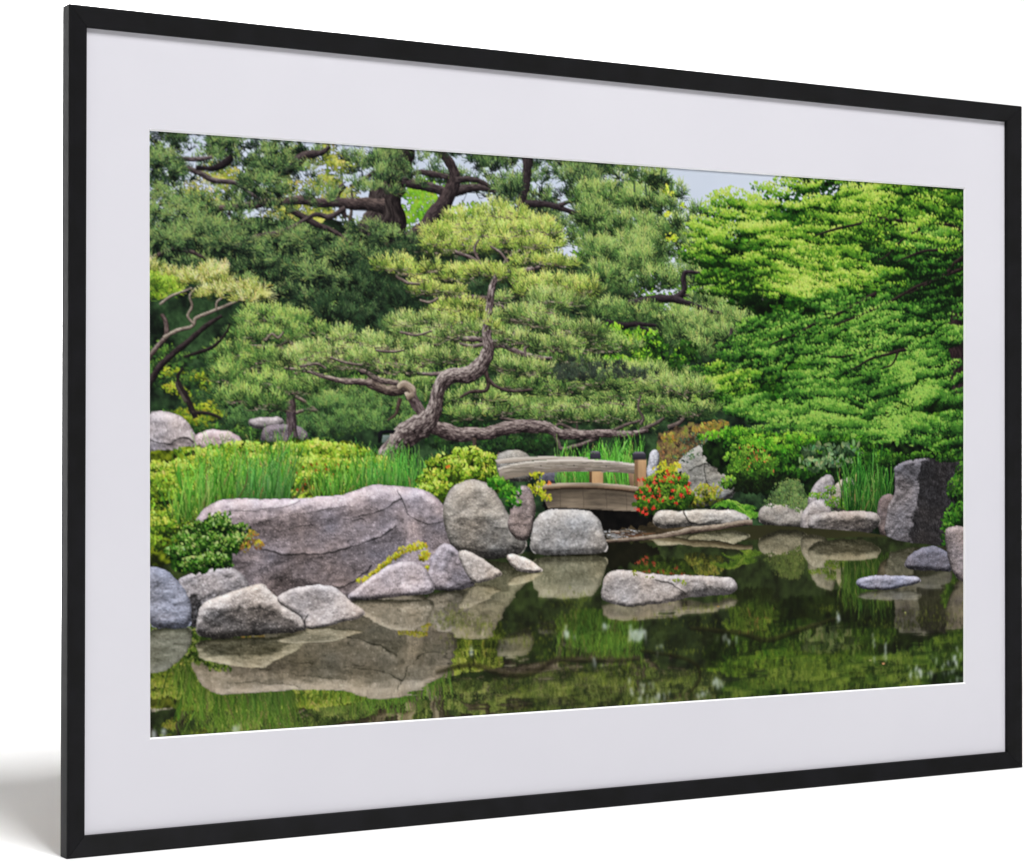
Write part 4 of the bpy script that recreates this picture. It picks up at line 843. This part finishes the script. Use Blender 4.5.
    box_poly(L, [(632.5, 454), (635, 451.6), (643, 451.6), (645.5, 454)], (122, 118, 126), (96, 92, 100), .05, 11)
    L.done()
    L = Layer('shrub', 'sprig of yellow leaves in front of the near end of the footbridge', row((540, 555)), refl=False)
    foliage(L, [(536, 475, 7, 3), (541, 483, 5, 4), (538, 492, 8, 4), (546, 498, 6, 4), (533, 486, 5, 3)], [(90, 100, 24), (160, 166, 40), (204, 200, 70)], 'oval', 1.6, leafr=1.8)
    q = P([(549, 482), (550, 483), (548, 484)]); leaves(L, q[:, 0], q[:, 1], np.array([4., 4., 3]), np.zeros(3), np.array([[.84, .5, .3]]*3), 'round')
    L.done()
    L = Layer('azalea_shrub', 'azalea covered in red flowers at the far end of the footbridge', row((662, 535)))
    fill(L, [(634, 505), (640, 488), (655, 474), (672, 467), (686, 478), (692, 495), (690, 508), (660, 515), (640, 516)], [(12, 22, 10), (28, 48, 16), (56, 84, 28)], 9, 27)
    foliage(L, [(660, 480, 16, 7, 0, .06), (676, 480, 14, 8, 0, .06), (650, 492, 15, 8, 0, .0), (670, 492, 18, 8, 0, -.02), (684, 496, 10, 9, 0, -.05), (645, 504, 13, 8, 0, -.1), (665, 504, 20, 7, 0, -.1), (668, 470, 10, 5, 0, .1)], [(20, 36, 14), (56, 92, 26), (104, 142, 44), (164, 180, 70)], 'oval', 1.5, leafr=1.6)
    foliage(L, [(664, 470, 12, 4), (676, 466, 6, 5), (662, 463, 4, 4)], [(110, 130, 30), (180, 180, 50), (210, 200, 80)], 'oval', 1.4, leafr=1.6)
    fl = [(643, 479), (653, 483), (658, 489), (641, 492), (636, 497), (644, 497), (648, 500), (637, 510), (643, 511), (659, 495), (671, 482), (678, 478), (673, 490), (686, 487), (683, 495), (687, 490), (665, 477), (655, 478), (668, 473), (662, 481), (650, 490), (645, 508), (680, 494), (688, 492), (667, 471), (639, 480), (647, 486), (652, 496), (661, 500), (670, 498), (676, 503), (654, 508), (646, 514), (689, 484), (672, 476)]
    X, Y, C = [], [], []
    for (fx, fy) in fl:
        for k in range(8):
            X.append(fx+rng.normal(0, 1.25)); Y.append(fy+rng.normal(0, 1.0)); C.append(pal(np.array([rng.uniform(0, 1)]), [(140, 26, 26), (196, 40, 38), (218, 62, 50), (230, 110, 84)])[0])
    q = P(np.c_[X, Y]); leaves(L, q[:, 0], q[:, 1], rng.uniform(1.6, 3.4, len(X)), rng.uniform(0, 6, len(X)), np.array(C), 'oval')
    L.done()
    L = Layer('fern', 'light green fern fronds drooping over the water on the right bank', row((745, 534)))
    for (cx, cy, n, ln) in ((742, 512, 12, 26), (728, 504, 9, 20), (752, 516, 8, 18)):
        for k in range(n):
            a = rng.uniform(-2.9, -.1); c0 = P1(cx, cy); ss = sum(S(cx, cy))/2; m = 24; t = np.linspace(0, 1, m)
            l = ln*ss*rng.uniform(.6, 1.1); x = c0[0]+np.cos(a)*l*t; y = c0[1]+np.sin(a)*l*t*.75+l*.5*t*t
            br = rng.uniform(.2, .95)
            for sgn in (-1, 1):
                w = (1-t)*5.5*ss*.6+1; ang = a+sgn*1.1
                c = pal(np.full(m, br)+rng.normal(0, .1, m), [(20, 50, 16), (60, 120, 34), (120, 176, 60), (164, 204, 90)])
                strokes(L, x, y, x+np.cos(ang)*w, y+np.sin(ang)*w+w*.3, 3., c*.8, c)
    L.done()
    L = Layer('boulder', 'low pale stone on the far shore under the red azalea', row((695, 529)), sq=0.8)
    rock(L, [(652, 526), (654, 514), (662, 510), (682, 511), (700, 510), (722, 509), (740, 512), (752, 518), (744, 526), (712, 527), (690, 526), (670, 529)], (164, 158, 152), 9, .9, seed=15, cracks=[(1.2, [(683, 512), (688, 520), (700, 524), (716, 520)])], facets=[([(654, 520), (688, 521), (690, 530), (654, 530)], -.14)])
    L.done()
    L = Layer('log', 'weathered driftwood log lying along the far shore', row((690, 536)))
    branch(L, [(606, 541.5, 2.5), (640, 538.5, 3.6), (672, 534, 5), (702, 529, 5.4), (730, 525, 5.2), (752, 522, 4.8)], (92, 78, 68), (196, 182, 164), .3, 150, 6, .05)
    L.done()
    L = Layer('boulder', 'mossy dome shaped rock below the maple', row((787, 529)))
    rock(L, [(760, 527), (757, 512), (766, 503), (780, 500), (800, 504), (808, 515), (806, 529)], (146, 139, 132), 10, .8, seed=16, wet=5, wl=(787, 530))
    fill(L, [(770, 506), (774, 490), (784, 480), (796, 480), (806, 490), (810, 512), (800, 508), (785, 504)], [(44, 58, 36), (74, 98, 56), (106, 130, 76), (134, 152, 94)], 9, 33, rag=8)
    foliage(L, [(788, 488, 16, 9, 0, -.05), (790, 500, 18, 9, 0, .02), (778, 496, 10, 8, 0, -.02), (800, 505, 10, 9, 0, .05), (792, 482, 10, 5, 0, -.02), (768, 503, 8, 5, 0, 0)], [(54, 66, 44), (84, 108, 66), (114, 138, 80), (146, 164, 100)], 'oval', 2.6, leafr=.9, contrast=.6)
    L.done()
    L = Layer('boulder', 'tall rounded grey rock left of the small iris clump', row((815, 533)))
    rock(L, [(806, 506), (810, 490), (818, 479), (828, 474), (834, 478), (836, 496), (828, 510), (812, 512)], (144, 139, 140), 9, .7, seed=17)
    rock(L, [(828, 500), (834, 484), (846, 476), (856, 480), (860, 500), (850, 512), (832, 512)], (138, 134, 124), 9, .8, seed=18)
    rock(L, [(800, 528), (802, 512), (810, 501), (822, 499), (832, 508), (832, 524), (818, 533), (804, 534)], (148, 142, 142), 9, .7, seed=19)
    foliage(L, [(818, 496, 12, 3.5, 0, .1), (836, 502, 12, 6, 0, .05), (846, 506, 8, 4, 0, -.1), (830, 490, 6, 5, 0, 0)], [(40, 66, 20), (90, 130, 40), (136, 170, 66)], 'oval', 1.6, leafr=1.5)
    L.done()
    L = Layer('iris', 'dark green iris clump between the rocks on the right bank', row((862, 534)))
    blades(L, [(848, 510), (884, 511)], 210, 48, [(18, 52, 16), (44, 98, 34), (80, 138, 54), (120, 172, 84)], .0, 1.5, .16)
    L.done()
    L = Layer('boulder', 'tall dark angular rock with a pale blue grey edge near the right side', row((915, 547)))
    rock(L, [(876, 528), (877, 502), (882, 495), (896, 493), (899, 520), (896, 540), (884, 538)], (112, 100, 98), 7, .8, seed=20)
    rock(L, [(884, 530), (888, 508), (895, 492), (894, 468), (903, 462), (925, 458), (952, 458), (972, 464), (968, 505), (956, 548), (914, 549), (890, 544)], (116, 112, 116), 5, 1.2, seed=21, sm=0,
         facets=[([(922, 455), (985, 455), (985, 555), (912, 552), (910, 530), (919, 500), (916, 480)], -.62), ([(896, 466), (918, 462), (915, 485), (896, 490)], -.16), ([(892, 528), (912, 524), (914, 548), (888, 545)], -.14)], tone=0)
    L.done()
    L = Layer('boulder', 'flat topped brown rock at the waterline under the small iris clump', row((842, 538)), sq=0.8)
    rock(L, [(806, 530), (808, 517), (816, 513), (838, 511), (866, 511), (878, 514), (881, 522), (872, 533), (846, 538), (820, 537)], (144, 136, 132), 9, .9, seed=22, wet=6, wl=(842, 540), facets=[([(808, 521), (840, 518), (880, 517), (874, 536), (840, 540), (810, 536)], -.24)])
    L.done()
    L = Layer('shrub', 'feathery green shrub at the right edge above the pond', row((955, 560)))
    fill(L, [(956, 484), (990, 468), (990, 560), (945, 556), (946, 530)], [(8, 14, 8), (18, 34, 14), (32, 58, 22)], 12, 28)
    foliage(L, pads_in([(958, 478), (966, 466), (990, 500), (990, 550), (942, 552), (944, 530)], 30, 10, 7), [(12, 28, 10), (32, 68, 20), (62, 112, 34), (100, 148, 52)], 'oval', 1.4, leafr=1.6)
    foliage(L, [(884, 462, 10, 6, 0, 0), (902, 457, 16, 4, 0, .05), (926, 455, 18, 4, 0, .0), (950, 458, 16, 5, 0, .05), (964, 470, 8, 10, 0, 0), (955, 490, 8, 12, 0, -.05)], [(10, 22, 10), (26, 54, 18), (54, 96, 30), (96, 142, 50)], 'oval', 1.6, leafr=1.7)
    L.done()

    # ---- pond: a marker layer, its colours come from the mirrored picture
    L = Layer('pond', 'dark green pond mirroring the trees and rocks', None)
    p = smooth_poly(P([(140, 560), (260, 570), (440, 560), (500, 552), (556, 552), (606, 543), (650, 540), (704, 532), (755, 524), (800, 527), (880, 533), (900, 542), (940, 545), (985, 555), (1010, 600), (1030, 800), (60, 800), (60, 640)]), 1)
    m, x0, y0 = poly_mask(p); put(L, m, x0, y0, np.zeros(m.shape+(3,), np.float32)); L.done()

    # ---- rocks standing in the near water, left group
    G = Layer
    L = G('boulder', 'long purple grey boulder with a curved crack, largest of the left group', row((350, 592)))
    rock(L, [(196, 600), (190, 560), (192, 530), (198, 515), (208, 505), (222, 499), (245, 497.5), (275, 500), (300, 499), (325, 497), (345, 494), (362, 488), (385, 484.5), (408, 486), (425, 490), (440, 500), (452, 515), (457, 530), (456, 548), (440, 562), (425, 590), (330, 606)],
         (160, 148, 152), 12, .6, seed=41, speck=.05, lo=.44, hi=1.24, stretch=2.2,
         cracks=[(1.5, [(262, 549), (285, 554), (305, 554), (328, 553), (346, 548), (368, 541), (382, 535), (396, 526)]), (.9, [(397, 490), (402, 498), (408, 513), (417, 520), (428, 524), (442, 521), (456, 517)]), (1.1, [(402, 498), (390, 505), (378, 511), (362, 516), (345, 519)]),
                 (.8, [(255, 524), (280, 517), (305, 513), (325, 510), (345, 506)]), (.9, [(228, 511), (250, 510), (272, 508), (290, 505), (300, 500)]), (1.3, [(330, 588), (345, 585), (360, 576), (372, 566)]), (.8, [(280, 531), (300, 526), (312, 524)]), (.4, [(404, 505), (411, 525), (414, 545), (418, 552)]), (.9, [(352, 520), (364, 519)])],
         facets=[([(200, 518), (300, 520), (400, 505), (412, 545), (380, 590), (330, 610), (250, 600), (215, 560)], -.13), ([(415, 512), (452, 520), (454, 548), (432, 552), (418, 540)], -.15), ([(205, 512), (225, 499), (300, 500), (385, 486), (430, 493), (440, 502), (400, 497), (340, 505), (250, 512), (215, 522)], .15), ([(240, 522), (300, 508), (345, 504), (398, 489), (402, 497), (380, 512), (340, 522), (300, 530), (262, 545)], -.07), ([(262, 551), (330, 556), (372, 544), (398, 530), (410, 545), (384, 560), (340, 588), (280, 592), (255, 575)], -.10), ([(196, 560), (250, 560), (330, 585), (330, 612), (190, 612)], -.10), ([(250, 558), (275, 558), (272, 590), (252, 585)], .10)])
    foliage(L, [(407, 549, 10, 4, 0, .05), (418, 546, 10, 5, 0, 0), (396, 556, 10, 3.5, -.4, .05), (384, 565, 9, 3, -.5, 0), (372, 574, 9, 3, -.5, .05), (362, 580, 6, 3, 0, .05), (424, 556, 6, 6, 0, -.05), (428, 570, 4, 6, .8, 0)], [(84, 80, 22), (140, 136, 34), (190, 184, 56), (210, 200, 80)], 'oval', 3.2, leafr=1.4)
    L.done()
    L = G('boulder', 'rounded brown grey boulder below the azalea beside the footbridge', row((486, 560)), sq=1.0)
    rock(L, [(450, 545), (443, 520), (444, 500), (452, 486), (466, 480.5), (482, 480.5), (494, 488), (502, 502), (510, 518), (524, 534), (528, 546), (520, 555), (498, 559), (474, 558), (458, 554)], (158, 152, 145), 17, .85, seed=42, lo=.40, hi=1.22, wet=8, wl=(486, 561), speck=.06,
         facets=[([(450, 520), (480, 512), (505, 525), (522, 545), (500, 560), (465, 556)], -.15)])
    L.done()
    L = G('boulder', 'narrow brown rock wedged between the rounded boulder and the bridge', row((520, 562)), refl=False)
    rock(L, [(507, 530), (511, 505), (516, 490), (524, 484), (532, 490), (536, 503), (535, 520), (530, 540), (520, 542)], (138, 124, 120), 8, 1., seed=43)
    foliage(L, [(500, 484, 12, 6, 0, .0), (510, 492, 12, 7, 0, .0), (514, 502, 8, 7, 0, -.1), (494, 480, 8, 4, 0, .1)], [(16, 44, 14), (46, 100, 28), (92, 156, 46), (146, 190, 76)], 'oval', 1.8, leafr=1.8)
    L.done()
    L = G('boulder', 'pale grey block shaped boulder in front of the footbridge', row((570, 555)), sq=0.95)
    rock(L, [(529, 552), (532, 532), (536, 515), (544, 510), (560, 509), (580, 509.5), (594, 513), (602, 525), (606, 540), (609, 550), (600, 553), (570, 555), (545, 555)], (176, 172, 170), 13, .8, seed=44, lo=.5, hi=1.16, wet=3.5, wl=(570, 556), facets=[([(535, 530), (590, 526), (606, 548), (560, 556), (532, 552)], -.10)])
    L.done()
    L = G('boulder', 'small wedge of pale stone beside the block shaped boulder', row((525, 572)), sq=0.6)
    rock(L, [(505, 556), (512, 553), (524, 557), (536, 563), (545, 570), (538, 574), (520, 572), (512, 566)], (196, 182, 172), 6, .8, seed=45)
    L.done()
    L = G('boulder', 'triangular purple grey rock at the right end of the long boulder', row((450, 590)), sq=0.9)
    rock(L, [(426, 588), (428, 570), (432, 555), (443, 542.5), (453, 544), (462, 556), (472, 574), (478, 584), (464, 590), (440, 591)], (164, 154, 160), 9, 1., seed=46, lo=.4, hi=1.25, facets=[([(452, 546), (475, 580), (465, 592), (450, 585), (446, 565)], -.14)], wet=3, wl=(450, 591))
    L.done()
    L = G('boulder', 'pale sloping rock right of the triangular rock', row((480, 583)), sq=0.75)
    rock(L, [(456, 552), (464, 549), (476, 554), (490, 563), (505, 573), (496, 579), (480, 583), (470, 582)], (186, 175, 168), 7, .8, seed=47, lo=.5, hi=1.2, wet=2.5, wl=(480, 584))
    L.done()
    L = G('boulder', 'half dome of grey stone ringed with yellow moss', row((395, 598)), sq=0.9)
    rock(L, [(346, 598), (356, 590), (370, 578), (384, 568), (400, 561), (416, 561), (427, 569), (434, 582), (434, 592), (420, 594), (390, 598), (360, 600)], (172, 162, 168), 9, .85, seed=48, wet=3.5, wl=(395, 599), lo=.46, hi=1.25, facets=[([(395, 585), (432, 576), (434, 592), (400, 596)], .12)])
    L.done()
    L = G('boulder', 'speckled grey rock under the leafy ground cover', row((210, 606)), refl=False)
    rock(L, [(176, 582), (186, 574), (205, 570), (224, 567), (240, 570), (250, 585), (252, 600), (215, 606), (200, 625), (190, 628), (184, 600)], (148, 142, 144), 9, 1.3, seed=49, lo=.36, hi=1.3, speck=.12, facets=[([(186, 595), (205, 596), (200, 628), (188, 628)], -.35)])
    L.done()
    L = G('ground_cover', 'leafy dark green ground cover spilling over the left end of the long boulder', row((205, 592)))
    fill(L, [(170, 565), (172, 548), (188, 530), (206, 520), (226, 520), (244, 532), (248, 546), (234, 558), (222, 568), (195, 574), (178, 570)], [(12, 26, 8), (24, 50, 14), (44, 82, 22)], 9, 29)
    foliage(L, pads_in([(168, 560), (176, 542), (195, 522), (222, 516), (246, 532), (248, 548), (225, 566), (195, 572)], 38, 11, 6), [(8, 22, 8), (26, 52, 16), (54, 96, 28), (100, 140, 52), (160, 184, 110)], 'oval', 2.2, leafr=1.6, vary=.26)
    foliage(L, [(252, 538, 8, 8, 0, 0), (258, 545, 7, 5), (246, 548, 7, 5)], [(90, 70, 50), (140, 110, 60), (180, 170, 60)], 'oval', 1.2, leafr=1.6)
    L.done()
    L = G('boulder', 'blue grey furrowed boulder at the left edge', row((165, 627)), sq=0.75)
    rock(L, [(144, 567), (160, 567), (170, 571), (178, 580), (187, 592), (191, 606), (192, 622), (188, 628), (144, 630)], (150, 154, 172), 14, 1.3, seed=50, lo=.46, hi=1.15, stretch=2.4, grain=1.1)
    L.done()
    L = G('boulder', 'pale topped brown rock with wet dark base, foremost of the left group', row((252, 636)), sq=0.62)
    rock(L, [(196, 635), (197, 618), (201, 604), (214, 597), (235, 591), (255, 584), (266, 582.5), (270, 592), (288, 602), (302, 613), (310, 626), (302, 631), (270, 634), (235, 637), (210, 638)], (170, 161, 157), 10, 1.0, seed=51, lo=.4, hi=1.25, wet=9, wl=(252, 638),
         facets=[([(198, 612), (230, 606), (262, 606), (290, 616), (308, 628), (260, 640), (198, 640)], -.30), ([(200, 605), (232, 594), (268, 586), (290, 602), (300, 614), (262, 600), (215, 606)], .12)])
    L.done()
    L = G('boulder', 'flat pinkish pale rock behind the foremost rock', row((325, 627)), sq=0.36)
    rock(L, [(272, 600), (286, 590), (304, 586), (322, 584), (334, 586), (343, 594), (352, 602), (367, 612), (362, 617), (345, 622), (322, 627), (306, 630), (300, 614)], (182, 172, 170), 7, .9, seed=52, lo=.52, hi=1.2, wet=3.5, wl=(330, 628), cracks=[(1., [(308, 614), (305, 620), (306, 629)])], facets=[([(282, 596), (320, 588), (342, 600), (320, 610), (300, 610)], -.10), ([(305, 612), (345, 600), (366, 613), (330, 624), (306, 628)], .08)])
    L.done()
    # ---- stones in the open water
    L = G('stepping_stone', 'long flat stone lying in the middle of the pond', row((660, 600)), sq=.58)
    rock(L, [(600, 596), (602, 582), (607, 573), (618, 570), (634, 570), (648, 573), (668, 575), (695, 575), (722, 576), (734, 578), (737, 584), (736, 593), (716, 595), (690, 597), (680, 600), (660, 604), (636, 607), (615, 605), (603, 601)], (172, 163, 159), 8, .95, seed=53, lo=.5, hi=1.22, wet=4, wl=(640, 608),
         cracks=[(1.1, [(655, 580), (668, 583), (680, 589), (686, 594)])], facets=[([(684, 588), (736, 585), (738, 596), (684, 602), (666, 605)], -.26), ([(602, 588), (606, 574), (618, 571), (612, 590), (612, 604)], -.06), ([(686, 592), (738, 590), (738, 600), (664, 607)], -.4)])
    foliage(L, [(634, 573, 3, 3), (676, 580, 4, 2), (683, 583, 3, 3), (650, 577, 6, 1)], [(110, 120, 40), (160, 170, 60)], 'oval', 2.5, leafr=1.1)
    L.done()
    L = G('boulder', 'low dark stone in the water at the right', row((930, 571)), sq=0.75)
    rock(L, [(902, 568), (908, 556), (918, 548), (934, 545), (946, 550), (953, 562), (952, 572), (925, 571)], (106, 104, 114), 8, .8, seed=54)
    L.done()
    L = G('boulder', 'grey rock cut off by the right edge of the picture', row((957, 580)), sq=0.9)
    rock(L, [(944, 540), (945, 527), (958, 526), (972, 527), (972, 584), (958, 580), (950, 568)], (134, 124, 124), 8, .9, seed=55, facets=[([(944, 530), (952, 530), (952, 572), (944, 560)], -.1)])
    L.done()
    L = G('stepping_stone', 'small flat blue grey stone in the water at the right', row((888, 589.5)), sq=0.7)
    rock(L, [(855, 584), (858, 578), (868, 576), (888, 575.5), (908, 576), (920, 577), (922, 582), (908, 587), (885, 590), (864, 590)], (140, 138, 150), 6, .7, seed=56, wet=2.5, wl=(888, 591))
    L.done()

def mirror(order):
    """what the pond mirrors: every layer turned over about its own level"""
    R = np.zeros((H, W, 3), np.float32); R[:] = (.21, .21, .14)
    for L in order:
        if L.wl is None or not L.refl: continue
        y0, y1, x0, x1 = L.box
        n = int((L.wl-y0)*L.sq)
        d = np.arange(max(0, int(L.wl)), min(H, int(L.wl)+max(0, n)))
        s = np.round(L.wl-(d-L.wl)/L.sq).astype(int)-y0; ok = (s >= 0) & (s < y1-y0); d, s = d[ok], s[ok]
        if len(d) == 0: continue
        A = L.a[s].astype(np.float32)[..., None]; R[d, x0:x1] = R[d, x0:x1]*(1-A)+L.rgb[s].astype(np.float32)*A
    return R

def compose():
    paint()
    C = np.zeros((H, W, 3), np.float32); ID = np.zeros((H, W), np.int16)
    pond = [i for i, L in enumerate(LAYERS) if L.name == 'pond'][0]
    R = mirror(LAYERS)
    yy, xx = np.mgrid[0:H, 0:W].astype(np.float32)
    # quiet ripples: the mirrored picture wavers a little and softens towards the open water
    far = np.clip((yy-row((560, 560)))/260., 0, 1)*np.clip((xx-400)/500, .12, 1)
    dx = (fbm(xx/90, yy/9, 71, 3)-.5)*(3+16*far); dy = (fbm(xx/110, yy/12, 72, 4, .6)-.5)*(5+58*far)
    sy = np.clip(yy+dy, 0, H-1).astype(int); sx = np.clip(xx+dx, 0, W-1).astype(int)
    R = R[sy, sx]; Rb = boxblur(boxblur(R, 5, 0), 2, 1); Rb = boxblur(Rb, 4, 0)
    openw = np.clip((xx-row((560, 0))*0-P1(430, 640)[0])/300., 0, 1)*np.clip((yy-row((700, 545)))/120., 0, 1)
    k = (.10+.55*openw)[..., None]; R = R*(1-k)+Rb*k
    lum = R.mean(-1, keepdims=True)
    Wt = R*np.array([.74, .72, .65], np.float32)
    green = np.clip((R[..., 1]-R[..., 0])*6, 0, 1)[..., None]          # foliage mirrors darker and browner than stone
    Wt = Wt*(1-green*np.array([.16, .19, .42], np.float32))
    Wt = Wt*(1+.22*green)+np.array([.050, .054, .010], np.float32)+(fbm(xx/240, yy/60, 77, 4)[..., None]-.5)*np.array([.05, .06, .015], np.float32)
    g = Wt.mean(-1, keepdims=True); Wt = g+(Wt-g)*.80
    Wt = Wt*.94+.05*np.array([.62, .62, .42], np.float32)
    ow = np.clip((xx-P1(440, 640)[0])/200., 0, 1)*np.clip((yy-row((700, 575)))/90., 0, 1)
    Wt = Wt*(1-.06*ow[..., None]*np.array([.75, .9, .8], np.float32))+.5*ow[..., None]*(fbm(xx/60, yy/34, 79, 4, .6)[..., None]-.5)*np.array([.20, .22, .05], np.float32)
    for i, L in enumerate(LAYERS):
        y0, y1, x0, x1 = L.box; A = L.a.astype(np.float32)[..., None]
        src = Wt[y0:y1, x0:x1] if i == pond else L.rgb.astype(np.float32)
        C[y0:y1, x0:x1] = C[y0:y1, x0:x1]*(1-A)+src*A
        ID[y0:y1, x0:x1][A[..., 0] > .5] = i
        if i == pond: pond_extras(C, ID, pond)
    C = np.clip(C, 0, 1); C = C+.24*C*(1-C)*(2*C-.86)                   # tone curve of the print
    g = C.mean(-1, keepdims=True); C = np.clip(g+(C-g)*.97, 0, 1)
    # print grain of the photograph: gentle softening, then half resolution
    C2 = C.reshape(H//2, 2, W//2, 2, 3).mean((1, 3))
    b = blur(C2, 1, 1); C2 = C2+.18*(C2-b)
    C2 = np.clip(C2+.12*(C2-blur(C2, 4, 2)), 0, 1)
    return C2, ID[::2, ::2]

def pond_extras(C, ID, pond):
    m = ID == pond
    T = Layer('water_glints', '', None)
    LAYERS.pop()
    def speck(x, y, n, sx, sy, cols, r=(1.5, 4.5), kind='oval'):
        q = P(np.c_[rng.normal(x, sx, n), rng.normal(y, sy, n)])
        leaves(T, q[:, 0], q[:, 1], rng.uniform(*r, n), rng.normal(np.pi/2, .25, n), pal(rng.uniform(0, 1, n), cols), kind)
    # yellow green light on the mirrored crowns
    for k in range(120):
        x = rng.uniform(450, 960); y = rng.uniform(600, 722); dk_ = rng.random() < .42
        speck(x, y, int(rng.uniform(20, 80)), rng.uniform(5, 18), rng.uniform(2, 6), [(22, 27, 9), (36, 42, 14), (52, 58, 20)] if dk_ else [(62, 76, 24), (100, 114, 36), (140, 150, 58)], (1.2, 3.4))
    branch(T, [(436, 672, 3), (470, 664, 4), (500, 672, 5), (528, 674, 5), (556, 660, 4), (600, 660, 4), (640, 658, 3)], (34, 30, 16), (70, 66, 42), .4, 161)
    branch(T, [(690, 628, 3), (740, 633, 4), (765, 640, 4), (800, 630, 4), (838, 618, 3)], (32, 30, 14), (76, 72, 40), .4, 162)
    branch(T, [(640, 650, 2), (690, 660, 3), (700, 676, 3), (690, 692, 2)], (30, 28, 12), (60, 58, 30), .4, 163)
    a = T.a; rgb = T.rgb*a[..., None]
    a = boxblur(boxblur(a, 3, 0), 2, 1); rgb = boxblur(boxblur(rgb, 3, 0), 2, 1)
    k = (np.clip(a*1.15, 0, 1)*m)[..., None]; c = rgb/np.maximum(a, 1e-4)[..., None]
    C[:] = C*(1-k*.55)+c*k*.55
    T = Layer('glints', '', None); LAYERS.pop()
    SK = [(150, 162, 150), (206, 216, 220), (236, 240, 244)]
    def glint(x, y, n, sx, sy, r=(3, 9)):
        n = int(n*1.9); q = P(np.c_[rng.normal(x, sx, n), rng.normal(y, sy, n)]); l = rng.uniform(r[0], r[1], n)*1.1; cc = pal(rng.uniform(0, 1, n), SK)
        strokes(T, q[:, 0], q[:, 1]-l, q[:, 0]+rng.normal(0, 3, n), q[:, 1]+l, rng.uniform(1.5, 5, n), cc, cc)
    for g in ((637, 635, 30, 5, 2.4, (6, 11)), (566, 634, 5, 5, 3), (608, 627, 4, 4, .8), (640, 690, 9, 7, 6), (650, 700, 9, 10, 4), (718, 683, 12, 3, 1.6, (5, 9)), (704, 694, 6, 4, 2), (728, 640, 4, 5, 3), (658, 650, 3, 4, 3), (885, 653, 7, 1.2, 4), (874, 645, 3, 1, 5),
              (918, 673, 14, 6, 3), (942, 667, 8, 8, 5), (954, 660, 8, 2, 5), (472, 653, 3, 2, 3), (838, 616, 4, 1, 3), (598, 664, 3, 4, 2), (958, 680, 5, 4, 1.5), (238, 728, 3, 3, 1.5), (158, 734, 5, 8, 1)): glint(*g)
    a = T.a; rgb = T.rgb*a[..., None]; a = blur(a, 3, 2); rgb = blur(rgb, 3, 2)
    k = (np.clip(a*1.15, 0, 1)*m)[..., None]; cc = rgb/np.maximum(a, 1e-4)[..., None]; C[:] = C*(1-k*.66)+cc*k*.66
    # floating leaves and the broken current under the bridge
    T2 = Layer('x', '', None); LAYERS.pop()
    q = P([(883, 663), (870, 660), (718, 606), (905, 612)]); leaves(T2, q[:, 0], q[:, 1], np.array([5, 4, 4, 3.]), np.zeros(4), np.array([[.72, .55, .38], [.6, .6, .4], [.6, .5, .3], [.6, .6, .4]]), 'oval')
    k = (T2.a*m)[..., None]; C[:] = C*(1-k)+T2.rgb*k

# =====================================================================
# PRINTING: the composed colours become flat mesh pieces on the paper
# =====================================================================
INK_GAIN = .66
pic, ids = compose()
gh, gw = ids.shape
lin = np.where(pic <= .04045, pic/12.92, ((np.maximum(pic, 0)+.055)/1.055)**2.4)
lin = np.clip(lin*INK_GAIN, 0, .92)
pad = np.pad(lin, ((1, 1), (1, 1), (0, 0)), mode='edge')
vcol = (pad[:-1, :-1]+pad[1:, :-1]+pad[:-1, 1:]+pad[1:, 1:])/4          # colours at the grid corners
_u, _v = np.meshgrid(np.linspace(-.0004, 1.0004, gw+1)*W, np.linspace(-.0006, 1.0006, gh+1)*H)
_s = np.stack([_u.ravel(), _v.ravel(), np.ones(_u.size)], 1) @ np.linalg.inv(_HM).T; _s = _s[:, :2]/_s[:, 2:]
gxy = on_plane(_s[:, 0], _s[:, 1], ZP)                                  # where each grid corner lies on the sheet
def piece(k, name, label):
    yy, xx = np.nonzero(ids == k)
    if len(yy) < 12: return
    c = np.stack([yy*(gw+1)+xx, (yy+1)*(gw+1)+xx, (yy+1)*(gw+1)+xx+1, yy*(gw+1)+xx+1], 1)
    u, inv = np.unique(c.ravel(), return_inverse=True)
    co = local_to_world(np.c_[gxy[u], np.full(len(u), ZP)]).astype(np.float32)
    me = bpy.data.meshes.new(name); n = len(c)
    me.vertices.add(len(u)); me.vertices.foreach_set('co', co.ravel())
    me.loops.add(4*n); me.loops.foreach_set('vertex_index', inv.astype(np.int32).ravel())
    me.polygons.add(n); me.polygons.foreach_set('loop_start', np.arange(0, 4*n, 4, dtype=np.int32))
    me.update(calc_edges=True); me.materials.append(MI)
    a = me.color_attributes.new('ink', 'FLOAT_COLOR', 'POINT')
    rgba = np.c_[vcol.reshape(-1, 3)[u], np.ones(len(u))].astype(np.float32); a.data.foreach_set('color', rgba.ravel())
    o = bpy.data.objects.new(name, me); COL.objects.link(o); o.parent = paper; o['label'] = label
for k, L in enumerate(LAYERS): piece(k, L.name, L.label)
